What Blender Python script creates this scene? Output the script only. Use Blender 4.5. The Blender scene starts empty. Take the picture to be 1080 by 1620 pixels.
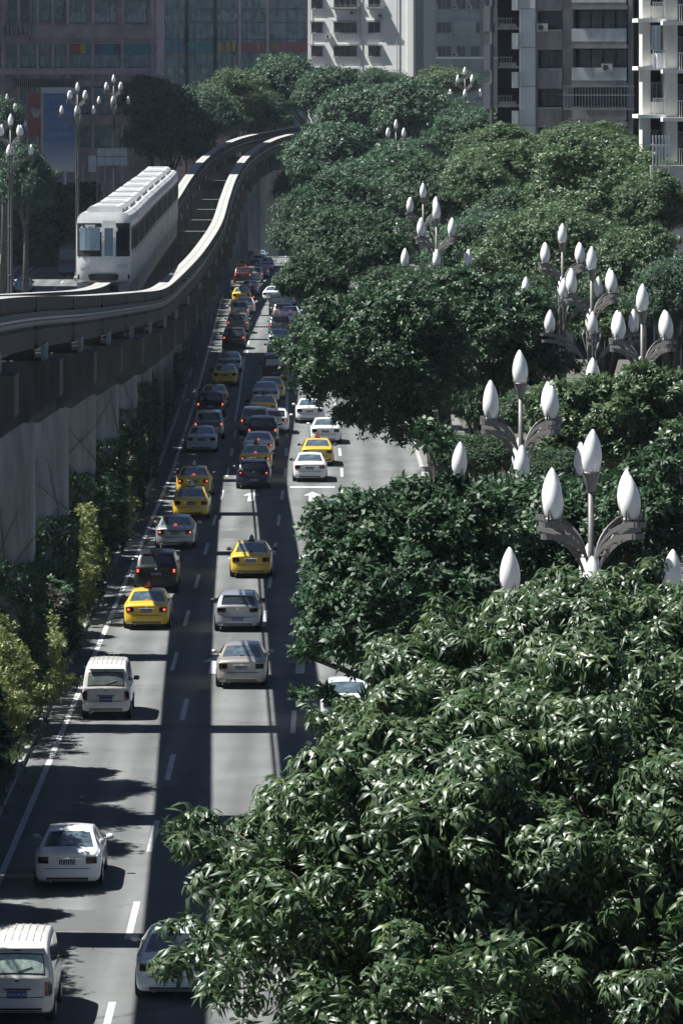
import bpy, math, random
import numpy as np
from mathutils import Matrix, Vector
R = math.radians
rnd = random.Random(7)
rng = np.random.default_rng(11)
C = bpy.context.scene.collection
sc = bpy.context.scene

# ------------------------------------------------------------------ camera, sky, sun, exposure
F = 8280.0          # focal length in photo pixels (photo 1080 x 1620)
HC = 21.7           # eye height above the road
YH = 115.0          # photo row of the horizon
cam = bpy.data.cameras.new('camera'); camo = bpy.data.objects.new('camera', cam); C.objects.link(camo)
camo.location = (0, 0, HC); camo.rotation_euler = (R(90), 0, 0)
cam.sensor_fit = 'VERTICAL'; cam.sensor_height = 36; cam.lens = F / 1620 * 36
cam.shift_y = -(810 - YH) / 1620
cam.clip_start = 1; cam.clip_end = 6000
sc.camera = camo
SUN = Vector((-.59, .05, 1)).normalized()
el = math.asin(SUN.z)
world = bpy.data.worlds.new('World'); sc.world = world; world.use_nodes = True
nt = world.node_tree; nt.nodes.clear()
sky = nt.nodes.new('ShaderNodeTexSky'); sky.sky_type = 'NISHITA'; sky.sun_disc = False
sky.sun_elevation = el; sky.sun_rotation = math.atan2(SUN.x, SUN.y)
sky.air_density = 0.32; sky.dust_density = 0.3
bg = nt.nodes.new('ShaderNodeBackground'); bg.inputs[1].default_value = 0.05
wo = nt.nodes.new('ShaderNodeOutputWorld')
nt.links.new(sky.outputs[0], bg.inputs[0]); nt.links.new(bg.outputs[0], wo.inputs[0])
sl = bpy.data.lights.new('sun', 'SUN'); sl.energy = 5; sl.angle = R(.5); sl.color = (1, .98, .94)
so = bpy.data.objects.new('sun', sl); C.objects.link(so)
so.rotation_euler = SUN.to_track_quat('Z', 'Y').to_euler(); so.location = (-60, 60, 120)
sc.view_settings.view_transform = 'Standard'; sc.view_settings.look = 'None'
sc.view_settings.gamma = 1; sc.view_settings.use_curve_mapping = False
sc.view_settings.exposure = 1.2
sc.cycles.max_bounces = 6; sc.cycles.diffuse_bounces = 2; sc.cycles.glossy_bounces = 3; sc.cycles.transparent_max_bounces = 6
sc.cycles.volume_bounces = 0

def at(x, y, D):
    return Vector(((x - 540) * D / F, D, HC - (y - YH) * D / F))
def DG(y):                      # distance of a ground point seen at row y
    return F * HC / (y - YH)

# ------------------------------------------------------------------ materials
MATS = {}
def mat(name, col=(.5,.5,.5), rough=.6, metal=0, spec=.5, coat=0, emit=None, es=1, noise=None, bump=None, trans=0, wear=None, sss=0, alpha=None):
    if name in MATS: return MATS[name]
    m = bpy.data.materials.new(name); m.use_nodes = True; MATS[name] = m
    n = m.node_tree; b = n.nodes['Principled BSDF']
    b.inputs['Base Color'].default_value = (*col, 1)
    b.inputs['Roughness'].default_value = rough; b.inputs['Metallic'].default_value = metal
    b.inputs['Specular IOR Level'].default_value = spec; b.inputs['Coat Weight'].default_value = coat
    b.inputs['Coat Roughness'].default_value = .08
    if sss:
        b.inputs['Subsurface Weight'].default_value = sss; b.inputs['Subsurface Radius'].default_value = (.2,.2,.2)
    if emit: b.inputs['Emission Color'].default_value = (*emit, 1); b.inputs['Emission Strength'].default_value = es
    if alpha is not None: b.inputs['Alpha'].default_value = alpha
    tc = n.nodes.new('ShaderNodeTexCoord'); L = n.links
    if noise:                    # (scale, amount, second colour)
        sc_, amt, c2 = noise[:3]
        t = n.nodes.new('ShaderNodeTexNoise'); t.inputs['Scale'].default_value = sc_; t.inputs['Detail'].default_value = 6
        t.inputs['Roughness'].default_value = .65
        if len(noise) > 3:       # rain streaks: the noise is drawn out downwards
            mp = n.nodes.new('ShaderNodeMapping'); mp.inputs['Scale'].default_value = (1, 1, noise[3]); L.new(tc.outputs['Object'], mp.inputs[0]); L.new(mp.outputs[0], t.inputs['Vector'])
        else: L.new(tc.outputs['Object'], t.inputs['Vector'])
        mr = n.nodes.new('ShaderNodeMapRange'); mr.inputs[1].default_value = .35; mr.inputs[2].default_value = .68
        mr.inputs[4].default_value = amt; L.new(t.outputs[0], mr.inputs[0])
        mx = n.nodes.new('ShaderNodeMix'); mx.data_type = 'RGBA'
        mx.inputs[6].default_value = (*col, 1); mx.inputs[7].default_value = (*c2, 1)
        L.new(mr.outputs[0], mx.inputs[0]); L.new(mx.outputs[2], b.inputs['Base Color'])
    if bump:
        t = n.nodes.new('ShaderNodeTexNoise'); t.inputs['Scale'].default_value = bump[0]; t.inputs['Detail'].default_value = 5
        L.new(tc.outputs['Object'], t.inputs['Vector'])
        bp = n.nodes.new('ShaderNodeBump'); bp.inputs['Strength'].default_value = bump[1]; bp.inputs['Distance'].default_value = bump[2]
        L.new(t.outputs[0], bp.inputs['Height']); L.new(bp.outputs[0], b.inputs['Normal'])
    return m

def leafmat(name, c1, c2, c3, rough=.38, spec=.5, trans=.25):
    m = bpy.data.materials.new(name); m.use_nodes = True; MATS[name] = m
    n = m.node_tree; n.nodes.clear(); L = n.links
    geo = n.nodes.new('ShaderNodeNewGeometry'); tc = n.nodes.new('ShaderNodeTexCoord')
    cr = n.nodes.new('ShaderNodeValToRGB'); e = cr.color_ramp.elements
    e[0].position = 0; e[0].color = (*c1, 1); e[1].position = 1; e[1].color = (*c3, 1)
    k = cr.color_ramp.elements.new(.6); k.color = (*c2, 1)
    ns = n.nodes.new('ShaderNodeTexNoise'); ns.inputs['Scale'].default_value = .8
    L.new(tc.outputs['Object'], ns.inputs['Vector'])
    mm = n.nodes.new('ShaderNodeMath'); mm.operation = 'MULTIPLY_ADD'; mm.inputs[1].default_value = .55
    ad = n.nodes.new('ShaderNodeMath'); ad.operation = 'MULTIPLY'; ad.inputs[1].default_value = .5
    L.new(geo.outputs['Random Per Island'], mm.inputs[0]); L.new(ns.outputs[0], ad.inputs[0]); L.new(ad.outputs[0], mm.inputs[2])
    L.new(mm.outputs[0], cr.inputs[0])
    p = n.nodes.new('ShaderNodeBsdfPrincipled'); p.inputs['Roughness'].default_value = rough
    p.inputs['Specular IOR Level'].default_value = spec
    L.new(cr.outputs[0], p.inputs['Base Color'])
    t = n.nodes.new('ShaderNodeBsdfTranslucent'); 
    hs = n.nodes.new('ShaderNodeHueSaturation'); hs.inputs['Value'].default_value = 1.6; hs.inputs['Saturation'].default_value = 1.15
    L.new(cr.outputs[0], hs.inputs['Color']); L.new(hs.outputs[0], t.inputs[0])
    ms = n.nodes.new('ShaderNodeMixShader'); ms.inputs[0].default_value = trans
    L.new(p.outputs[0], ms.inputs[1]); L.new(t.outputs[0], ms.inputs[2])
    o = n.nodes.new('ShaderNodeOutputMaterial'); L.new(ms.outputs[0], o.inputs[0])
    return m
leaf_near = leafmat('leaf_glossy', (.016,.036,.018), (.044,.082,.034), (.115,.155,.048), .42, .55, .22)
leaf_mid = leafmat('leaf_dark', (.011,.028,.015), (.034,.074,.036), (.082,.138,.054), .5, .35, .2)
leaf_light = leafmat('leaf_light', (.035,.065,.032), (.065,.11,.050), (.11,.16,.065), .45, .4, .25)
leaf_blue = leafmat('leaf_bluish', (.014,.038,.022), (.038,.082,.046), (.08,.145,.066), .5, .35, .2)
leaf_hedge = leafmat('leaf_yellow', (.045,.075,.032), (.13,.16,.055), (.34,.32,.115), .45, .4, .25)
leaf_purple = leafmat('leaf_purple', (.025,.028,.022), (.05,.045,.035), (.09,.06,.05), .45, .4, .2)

def asphalt_mat():
    m = bpy.data.materials.new('asphalt'); m.use_nodes = True
    n = m.node_tree; b = n.nodes['Principled BSDF']; L = n.links
    tc = n.nodes.new('ShaderNodeTexCoord')
    mp = n.nodes.new('ShaderNodeMapping'); mp.inputs['Scale'].default_value = (1, .06, 1)
    L.new(tc.outputs['Object'], mp.inputs[0])
    a = n.nodes.new('ShaderNodeTexNoise'); a.inputs['Scale'].default_value = 1.6; a.inputs['Detail'].default_value = 7
    L.new(mp.outputs[0], a.inputs['Vector'])
    f = n.nodes.new('ShaderNodeTexNoise'); f.inputs['Scale'].default_value = 26; f.inputs['Detail'].default_value = 3
    L.new(tc.outputs['Object'], f.inputs['Vector'])
    g = n.nodes.new('ShaderNodeTexNoise'); g.inputs['Scale'].default_value = .35; g.inputs['Detail'].default_value = 5
    L.new(tc.outputs['Object'], g.inputs['Vector'])
    s1 = n.nodes.new('ShaderNodeMath'); s1.operation = 'ADD'; L.new(a.outputs[0], s1.inputs[0]); L.new(g.outputs[0], s1.inputs[1])
    s2 = n.nodes.new('ShaderNodeMath'); s2.operation = 'MULTIPLY_ADD'; s2.inputs[1].default_value = 1.1; L.new(f.outputs[0], s2.inputs[0]); L.new(s1.outputs[0], s2.inputs[2])
    cr = n.nodes.new('ShaderNodeValToRGB'); e = cr.color_ramp.elements
    mr = n.nodes.new('ShaderNodeMapRange'); mr.inputs[1].default_value = .95; mr.inputs[2].default_value = 1.95
    L.new(s2.outputs[0], mr.inputs[0]); L.new(mr.outputs[0], cr.inputs[0])
    e[0].color = (.066,.072,.074,1); e[1].color = (.150,.157,.153,1)
    # darker drip and tyre tracks along the lanes, and hairline cracks
    wv = n.nodes.new('ShaderNodeTexWave'); wv.bands_direction = 'X'; wv.inputs['Scale'].default_value = .203; wv.inputs['Distortion'].default_value = 1.2; wv.inputs['Detail'].default_value = 3; wv.inputs['Detail Scale'].default_value = .6
    L.new(mp.outputs[0], wv.inputs['Vector'])
    m1 = n.nodes.new('ShaderNodeMapRange'); m1.inputs[3].default_value = .74; m1.inputs[4].default_value = 1.10; L.new(wv.outputs[0], m1.inputs[0])
    vo = n.nodes.new('ShaderNodeTexVoronoi'); vo.feature = 'DISTANCE_TO_EDGE'; vo.inputs['Scale'].default_value = .13
    wn = n.nodes.new('ShaderNodeTexNoise'); wn.inputs['Scale'].default_value = .9; L.new(tc.outputs['Object'], wn.inputs['Vector'])
    wa = n.nodes.new('ShaderNodeVectorMath'); wa.operation = 'MULTIPLY_ADD'; wa.inputs[1].default_value = (2.5,2.5,0); L.new(wn.outputs[1], wa.inputs[0]); L.new(tc.outputs['Object'], wa.inputs[2]); L.new(wa.outputs[0], vo.inputs['Vector'])
    m2 = n.nodes.new('ShaderNodeMapRange'); m2.inputs[1].default_value = .0; m2.inputs[2].default_value = .006; m2.inputs[3].default_value = .62; m2.inputs[4].default_value = 1; L.new(vo.outputs[0], m2.inputs[0])
    mu = n.nodes.new('ShaderNodeMath'); mu.operation = 'MULTIPLY'; L.new(m1.outputs[0], mu.inputs[0]); L.new(m2.outputs[0], mu.inputs[1])
    vm = n.nodes.new('ShaderNodeVectorMath'); vm.operation = 'SCALE'; L.new(cr.outputs[0], vm.inputs[0]); L.new(mu.outputs[0], vm.inputs['Scale'])
    L.new(vm.outputs[0], b.inputs['Base Color'])
    b.inputs['Roughness'].default_value = .85; b.inputs['Specular IOR Level'].default_value = .3
    bp = n.nodes.new('ShaderNodeBump'); bp.inputs['Strength'].default_value = .5; bp.inputs['Distance'].default_value = .01
    L.new(f.outputs[0], bp.inputs['Height']); L.new(bp.outputs[0], b.inputs['Normal'])
    return m
M_asph = asphalt_mat()
M_paint = mat('road_paint', (.58,.60,.60), .75, noise=(5, 1, (.20,.22,.23)))
M_ground = mat('ground_soil', (.05,.05,.042), .95, noise=(.8, 1, (.09,.085,.07)))
M_pave = mat('paving', (.16,.155,.15), .9, noise=(1.2, 1, (.09,.09,.088)))
M_kerb = mat('kerb_stone', (.34,.34,.33), .85, noise=(3, 1, (.2,.2,.2)))
M_grass = leafmat('grass_blade', (.05,.08,.04), (.09,.13,.06), (.14,.19,.09), .6, .3, .2)
M_conc = mat('weathered_concrete', (.26,.28,.28), .9, noise=(2.2, 1, (.14,.15,.15), .12), bump=(8, .4, .02))
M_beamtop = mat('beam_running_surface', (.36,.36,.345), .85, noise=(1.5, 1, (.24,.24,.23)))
M_beamside = mat('stained_shaded_beam', (.060,.056,.050), .9, noise=(1.6, 1, (.035,.033,.03), .5), bump=(5, .4, .02))  # grime streaks, with the side's shade also put into the dark base
M_capc = mat('dark_cap_concrete', (.085,.085,.08), .9, noise=(2.5, 1, (.04,.04,.038), .15), bump=(8,.4,.02))  # cap concrete, darker than the columns
M_steel = mat('dull_steel', (.30,.31,.31), .5, .7)
M_dark = mat('dark_metal', (.03,.03,.032), .6)
M_black = mat('black_plastic', (.012,.012,.013), .55)
M_rubber = mat('tyre_rubber', (.018,.018,.018), .85)
M_rim = mat('alloy_rim', (.45,.46,.47), .35, .8)
M_chrome = mat('chrome', (.8,.8,.8), .12, 1)
M_glass = mat('car_glass', (.018,.024,.028), .05, spec=1.0, coat=1)
M_dustglass = mat('dusty_glass', (.16,.18,.175), .35, spec=.6, noise=(3.5, 1, (.09,.10,.10)))
M_mintglass = mat('pale_spotted_glass', (.50,.62,.56), .4, noise=(9, .8, (.16,.22,.20)))
M_tail = mat('tail_lamp_red', (.16,.012,.012), .15, coat=1)
M_taildark = mat('tail_lamp_smoked', (.02,.005,.006), .2, spec=.4)
M_taillit = mat('tail_lamp_lit', (.5,.03,.02), .3, emit=(1,.16,.08), es=.7)
M_plate = mat('plate_blue', (.02,.04,.14), .4)
M_plateink = mat('plate_white', (.7,.7,.72), .5)
M_trunk = mat('bark', (.085,.075,.062), .95, noise=(4, 1, (.04,.036,.03)), bump=(9, .8, .03))
M_bulb = mat('opal_glass', (.84,.84,.82), .32, sss=.2, coat=.3, noise=(7, .55, (.62,.62,.59), .25))
M_lamp = mat('bronze_grey_metal', (.155,.150,.145), .5, .25, noise=(3, .8, (.10,.098,.095)))
def paint(name, col, metal=0, rough=.35, dust=(.0,)):
    return mat('paint_' + name, col, rough, metal, coat=.8 if max(col) > .1 else .3, noise=(2.2, .35, tuple(c*.78 + .012 for c in col)))
P = dict(white=paint('white',(.74,.75,.75)), dirtywhite=paint('grubby_white',(.56,.55,.52), rough=.5), silver=paint('silver',(.42,.44,.46),.55,.32),
    grey=paint('grey',(.17,.18,.19),.5), champagne=paint('champagne',(.40,.37,.33),.5), black=paint('black',(.012,.013,.016)),
    navy=paint('navy',(.012,.018,.045)), yellow=paint('yellow',(.66,.44,.035)), blue=paint('pale_blue',(.33,.42,.47),.4),
    green=paint('grey_green',(.30,.36,.34),.4), brown=paint('brown',(.06,.045,.035),.3), red=paint('red',(.09,.012,.012)), palewhite=paint('cool_white',(.60,.65,.67)))

# ------------------------------------------------------------------ mesh helpers
class MB:
    def __init__(s): s.v = []; s.f = []; s.m = []
    def add(s, vs, fs, mi=0):
        o = len(s.v); s.v += [tuple(v) for v in vs]; s.f += [tuple(i + o for i in f) for f in fs]; s.m += [mi] * len(fs)
    def box(s, c, d, rz=0, mi=0, rx=0, ry=0):
        hx, hy, hz = d[0]/2, d[1]/2, d[2]/2
        M = Matrix.Translation(c) @ Matrix.Rotation(rz, 4, 'Z') @ Matrix.Rotation(ry, 4, 'Y') @ Matrix.Rotation(rx, 4, 'X')
        vs = [M @ Vector((x*hx, y*hy, z*hz)) for x in (-1,1) for y in (-1,1) for z in (-1,1)]
        s.add(vs, [(0,1,3,2),(4,6,7,5),(0,4,5,1),(2,3,7,6),(0,2,6,4),(1,5,7,3)], mi)
    def box6(s, x0, x1, y0, y1, z0, z1, mi=0):
        s.box(((x0+x1)/2, (y0+y1)/2, (z0+z1)/2), (x1-x0, y1-y0, z1-z0), mi=mi)
    def tube(s, pts, rad, n=8, mi=0, cap=True):
        pts = [Vector(p) for p in pts]; rr = rad if hasattr(rad, '__len__') else [rad]*len(pts)
        vs = []; up = None
        for i, p in enumerate(pts):
            t = (pts[min(i+1, len(pts)-1)] - pts[max(i-1, 0)]).normalized()
            if up is None or abs(up.dot(t)) > .95:
                up = Vector((1,0,0)) if abs(t.x) < .8 else Vector((0,1,0))
            a = t.cross(up).normalized(); b = a.cross(t).normalized(); up = b
            for k in range(n):
                an = 2*math.pi*k/n; vs.append(p + a*math.cos(an)*rr[i] + b*math.sin(an)*rr[i])
        fs = [(i*n+k, i*n+(k+1) % n, (i+1)*n+(k+1) % n, (i+1)*n+k) for i in range(len(pts)-1) for k in range(n)]
        if cap: fs += [tuple(range(n-1, -1, -1)), tuple((len(pts)-1)*n + k for k in range(n))]
        s.add(vs, fs, mi)
    def lathe(s, prof, c=(0,0,0), n=14, mi=0, M=None):
        vs = []
        for r, z in prof:
            for k in range(n):
                a = 2*math.pi*k/n; p = Vector((c[0] + r*math.cos(a), c[1] + r*math.sin(a), c[2] + z)); vs.append(M @ p if M else p)
        m = len(prof)
        fs = [(i*n+k, i*n+(k+1) % n, (i+1)*n+(k+1) % n, (i+1)*n+k) for i in range(m-1) for k in range(n)]
        fs += [tuple(range(n-1, -1, -1)), tuple((m-1)*n + k for k in range(n))]
        s.add(vs, fs, mi)
    def mesh(s, name, mats, smooth=False):
        me = bpy.data.meshes.new(name); me.from_pydata(s.v, [], s.f)
        for m in (mats if isinstance(mats, (list, tuple)) else [mats]): me.materials.append(m)
        me.polygons.foreach_set('material_index', s.m)
        if smooth: me.polygons.foreach_set('use_smooth', [True]*len(s.f))
        me.update(); return me
    def build(s, name, mats, parent=None, smooth=False, loc=None):
        return link(name, s.mesh(name, mats, smooth), parent, loc)
def link(name, me, parent=None, loc=None, rz=0):
    o = bpy.data.objects.new(name, me); C.objects.link(o)
    if parent: o.parent = parent
    if loc is not None: o.location = loc
    if rz: o.rotation_euler.z = rz
    return o
def tag(o, label=None, cat=None, group=None, kind=None):
    if label: o['label'] = label
    if cat: o['category'] = cat
    if group: o['group'] = group
    if kind: o['kind'] = kind
    return o
def thing(name, label, cat, loc=(0,0,0), rz=0, group=None):
    o = bpy.data.objects.new(name, None); C.objects.link(o); o.empty_display_size = .5
    o.location = loc; o.rotation_euler = (0, 0, rz); return tag(o, label, cat, group)
def copy_tree(o, parent=None, label=None, group=None):
    c = o.copy(); C.objects.link(c); c.parent = parent
    if label: c['label'] = label
    if group: c['group'] = group
    for ch in KIDS(o): copy_tree(ch, c)
    return c
def KIDS(o): return [k for k in o.children]
def fast_mesh(name, V, T, mats, mi=None, smooth=False):
    V = np.asarray(V, np.float32); T = np.asarray(T, np.int32)
    me = bpy.data.meshes.new(name); me.vertices.add(len(V)); me.vertices.foreach_set('co', V.ravel())
    me.loops.add(T.size); me.loops.foreach_set('vertex_index', T.ravel())
    me.polygons.add(len(T)); me.polygons.foreach_set('loop_start', np.arange(0, T.size, T.shape[1], dtype=np.int32))
    try: me.polygons.foreach_set('loop_total', np.full(len(T), T.shape[1], np.int32))
    except Exception: pass
    for m in (mats if isinstance(mats, (list, tuple)) else [mats]): me.materials.append(m)
    if mi is not None: me.polygons.foreach_set('material_index', mi)
    if smooth: me.polygons.foreach_set('use_smooth', np.ones(len(T), bool))
    me.update(calc_edges=True); me.validate(); return me
def interp(tab, t):
    xs = [a for a, _ in tab]; ys = [b for _, b in tab]
    if t <= xs[0]: return ys[0] + (t - xs[0]) * (ys[1]-ys[0])/(xs[1]-xs[0]) if EXTRAP else ys[0]
    if t >= xs[-1]: return ys[-1]
    i = 0
    while xs[i+1] < t: i += 1
    h = xs[i+1]-xs[i]; u = (t-xs[i])/h
    def sl(j):
        if j <= 0: return (ys[1]-ys[0])/(xs[1]-xs[0])
        if j >= len(xs)-1: return (ys[-1]-ys[-2])/(xs[-1]-xs[-2])
        return (ys[j+1]-ys[j-1])/(xs[j+1]-xs[j-1])
    m0, m1 = sl(i)*h, sl(i+1)*h
    return (2*u**3-3*u*u+1)*ys[i] + (u**3-2*u*u+u)*m0 + (-2*u**3+3*u*u)*ys[i+1] + (u**3-u*u)*m1
EXTRAP = False
def lin(tab, t): return float(np.interp(t, [a for a, _ in tab], [b for _, b in tab]))

# ------------------------------------------------------------------ ground and roads
def cx(D):            # sideways drift of the road with distance
    return lin([(0,0),(285,0),(342,-.45),(433,-1.45),(530,-2.6),(630,-3.7),(760,-5.2),(900,-5.8),(1200,0)], D)
def strip(name, xa, xb, D0, D1, z, m, step=12, parent=None, thick=0):
    b = MB(); n = max(1, int((D1-D0)/step)); vs = []
    for i in range(n+1):
        D = D0 + (D1-D0)*i/n; vs += [(xa+cx(D), D, z), (xb+cx(D), D, z)]
    b.add(vs, [(2*i, 2*i+1, 2*i+3, 2*i+2) for i in range(n)])
    if thick:
        for sx in (0, 1):
            o = [(x, y, z-thick) for (x, y, z_) in vs[sx::2]]; t = vs[sx::2]
            b.add(t + o, [(i, i+1, n+2+i, n+1+i) for i in range(n)])
        b.add([vs[0], vs[1], (vs[1][0], vs[1][1], z-thick), (vs[0][0], vs[0][1], z-thick)], [(0,1,2,3)])
    return b.build(name, m, parent)
gb = MB(); gb.add([(-2500,-300,-.02),(2500,-300,-.02),(2500,3500,-.02),(-2500,3500,-.02)], [(0,1,2,3)])
tag(gb.build('ground', M_ground), kind='structure')
road = tag(strip('road', -9.95, 4.3, 20, 1150, 0, M_asph), kind='structure')
road2 = tag(strip('opposite_road', -32.5, -17.2, 20, 1150, 0, M_asph), kind='structure')
tag(strip('median', -17.0, -10.12, 20, 1150, .12, M_ground), kind='structure')
tag(strip('pavement', 4.5, 7.6, 20, 1150, .14, M_pave), kind='structure')
tag(strip('far_pavement', -40, -32.7, 20, 1150, .14, M_pave), kind='structure')
# kerbs, cut into stones as far as they can be told apart
def kerb(name, x0, x1, z1):
    k = tag(strip(name, x0, x1, 20, 1150, z1, M_kerb, thick=z1+.02), kind='structure'); return k
lk = tag(strip('kerb', -10.12, -9.95, 196, 1150, .15, M_kerb, thick=.17), kind='structure')
b = MB(); b.box((0,0,0),(.17,.985,.17)); ks = b.mesh('kerb_stone', M_kerb)
for k in range(100):
    o = link('kerb_stone', ks, lk, (-10.035+rnd.uniform(-.006,.006), 96.5+k, .065+rnd.uniform(-.006,.006)))
kerb('kerb', 4.3, 4.5, .16); kerb('kerb', -17.2, -17.0, .15); kerb('kerb', -32.7, -32.5, .16)
# markings, 4 mm proud of the asphalt
strip('edge_line', -9.28, -9.10, 30, 1000, .004, M_paint, parent=road)
strip('edge_line', -31.3, -31.1, 30, 1000, .004, M_paint, parent=road2)
def dash(x, D0, D1, w=.15, par=road):
    xc = lambda D: x + cx(D)
    b = MB(); b.add([(xc(D0)-w/2, D0, .004), (xc(D0)+w/2, D0, .004), (xc(D1)+w/2, D1, .004), (xc(D1)-w/2, D1, .004)], [(0,1,2,3)])
    return b.build('lane_dash', M_paint, par)
for k in range(7): dash(-5.34, 89.6+14.8*k-3, 89.6+14.8*k+3, .17)
for k in range(7): dash(-1.6, 85+15*k-3, 85+15*k+3, .17)
D = 193
while D < 900:
    if not 322 < D < 400: dash(-6.15, D-3, D+3)
    if not 330 < D < 372: dash(-3.04, D-3, D+3)
    dash(.02, D-3, D+3); D += 15.2
for s in range(5): dash(-6.3, 326+s*15, 341+s*15)
for s in range(3): dash(-3.1, 330+s*14, 344+s*14, .2)
for k in range(40): dash(-21+0*k, 300+15*k, 306+15*k, par=road2); dash(-26.2, 300+15*k, 306+15*k, par=road2)
def arrow(x, D, L=6.0, w=.16, hw=.46, par=road):
    x += cx(D); b = MB(); z = .005
    b.add([(x-w, D-L/2, z), (x+w, D-L/2, z), (x+w, D+.6, z), (x-w, D+.6, z)], [(0,1,2,3)])
    b.add([(x-hw, D+.6, z), (x+hw, D+.6, z), (x, D+L/2, z)], [(0,1,2)])
    b.build('lane_arrow', M_paint, par)
for X_, D_ in ((-1.5,192), (-4.65,192), (-1.55,233), (-4.65,233), (-7.75, 233), (-1.5,268), (-4.6,268), (-7.7,266), (1.6,268), (1.6,233)):
    arrow(X_, D_)
b = MB(); b.add([(-2.7, 273.6, .005), (-.35, 273.6, .005), (-.35, 274.5, .005), (-2.7, 274.5, .005)], [(0,1,2,3)]); b.build('cross_bar_marking', M_paint, road)
# manhole covers and a cross joint patch
for X_, D_ in ((-6.9,150.5), (-3.4,139), (-7.4,206), (-4.2,229), (-1.0,246), (-7.2,172)):
    b = MB(); b.lathe([(.34,.0),(.34,.006),(.0,.007)], (X_, D_, 0), 16); b.build('manhole_cover', M_dark, road)

M_patch = mat('fresh_asphalt', (.066,.07,.072), .9, noise=(20, .6, (.10,.105,.105)))
for X_, D_, w_, l_ in ((-7.1,134,1.5,3.2),(-4.9,156,1.1,6.5),(-7.8,181,1.2,5.0),(-3.6,203,1.3,7.5),(-.6,216,1.6,3.0),(1.5,252,1.8,5.0),(-1.1,250,1.0,9.0),(-5.2,246,1.1,4.0),(-3.9,126,1.0,2.5)):
    b = MB(); b.add([(X_-w_/2,D_-l_/2,.003),(X_+w_/2,D_-l_/2,.003),(X_+w_/2,D_+l_/2,.003),(X_-w_/2,D_+l_/2,.003)], [(0,1,2,3)]); b.build('asphalt_patch', M_patch, road)
# ------------------------------------------------------------------ foliage
def leaf_tris(L, W, simple, droop=.35, rg=rng):
    """one leaf along +x, returns verts (n,3), tris"""
    if simple:
        return np.array([(0,0,0),(L*.5,W*.5,L*.04),(L*.5,-W*.5,L*.04),(L,0,-L*droop*.5)]), np.array([(0,2,1),(1,2,3)])
    return np.array([(0,0,0),(L*.42,W*.5,L*.05),(L*.42,-W*.5,L*.05),(L*.45,0,L*.05-W*.16),(L*.8,0,-L*droop*.35),(L,0,-L*droop)]), \
        np.array([(0,3,1),(0,2,3),(1,3,4),(3,2,4),(4,5,1),(4,2,5)])
def sprig(n, L, W, simple, seed):
    g = np.random.default_rng(seed); V = []; T = []; o = 0
    for k in range(n):
        az = 2*math.pi*(k*.381966) + g.normal()*.25; elv = (.55 - .5*k/n if simple else .40 - .95*k/n) + g.normal()*.22
        l = L*(.75+.5*g.random()); v, t = leaf_tris(l, W*(.8+.4*g.random()), simple, .25+.4*g.random() + (0 if simple else .2))
        roll = g.normal()*.35
        cr, sr = math.cos(roll), math.sin(roll); v = np.stack([v[:,0], v[:,1]*cr - v[:,2]*sr, v[:,1]*sr + v[:,2]*cr], 1)
        ce, se = math.cos(elv), math.sin(elv); v = np.stack([v[:,0]*ce - v[:,2]*se, v[:,1], v[:,0]*se + v[:,2]*ce], 1)
        v[:,0] += L*.12
        ca, sa = math.cos(az), math.sin(az); v = np.stack([v[:,0]*ca - v[:,1]*sa, v[:,0]*sa + v[:,1]*ca, v[:,2] + L*.5*(k/n-.5)*-.8], 1)
        V.append(v); T.append(t + o); o += len(v)
    return np.vstack(V), np.vstack(T)
def scatter(V0s, T0s, P, N, S, g):
    """copies of random template sprigs at P, axis N, scale S -> one vertex and triangle array"""
    outV = []; outT = []; off = 0; pick = g.integers(0, len(V0s), len(P))
    for j, (V0, T0) in enumerate(zip(V0s, T0s)):
        ii = np.nonzero(pick == j)[0]
        if not len(ii): continue
        z = N[ii]/np.linalg.norm(N[ii], axis=1, keepdims=True)
        r = g.normal(size=(len(ii),3)); x = r - (r*z).sum(1, keepdims=True)*z; x /= np.linalg.norm(x, axis=1, keepdims=True)
        y = np.cross(z, x); M = np.stack([x, y, z], 2)*S[ii][:,None,None]
        W = np.einsum('nij,vj->nvi', M, V0) + P[ii][:,None,:]
        outV.append(W.reshape(-1,3)); outT.append((T0[None] + (np.arange(len(ii))*len(V0))[:,None,None]).reshape(-1,3) + off)
        off += W.shape[0]*W.shape[1]
    return np.vstack(outV), np.vstack(outT)
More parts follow.
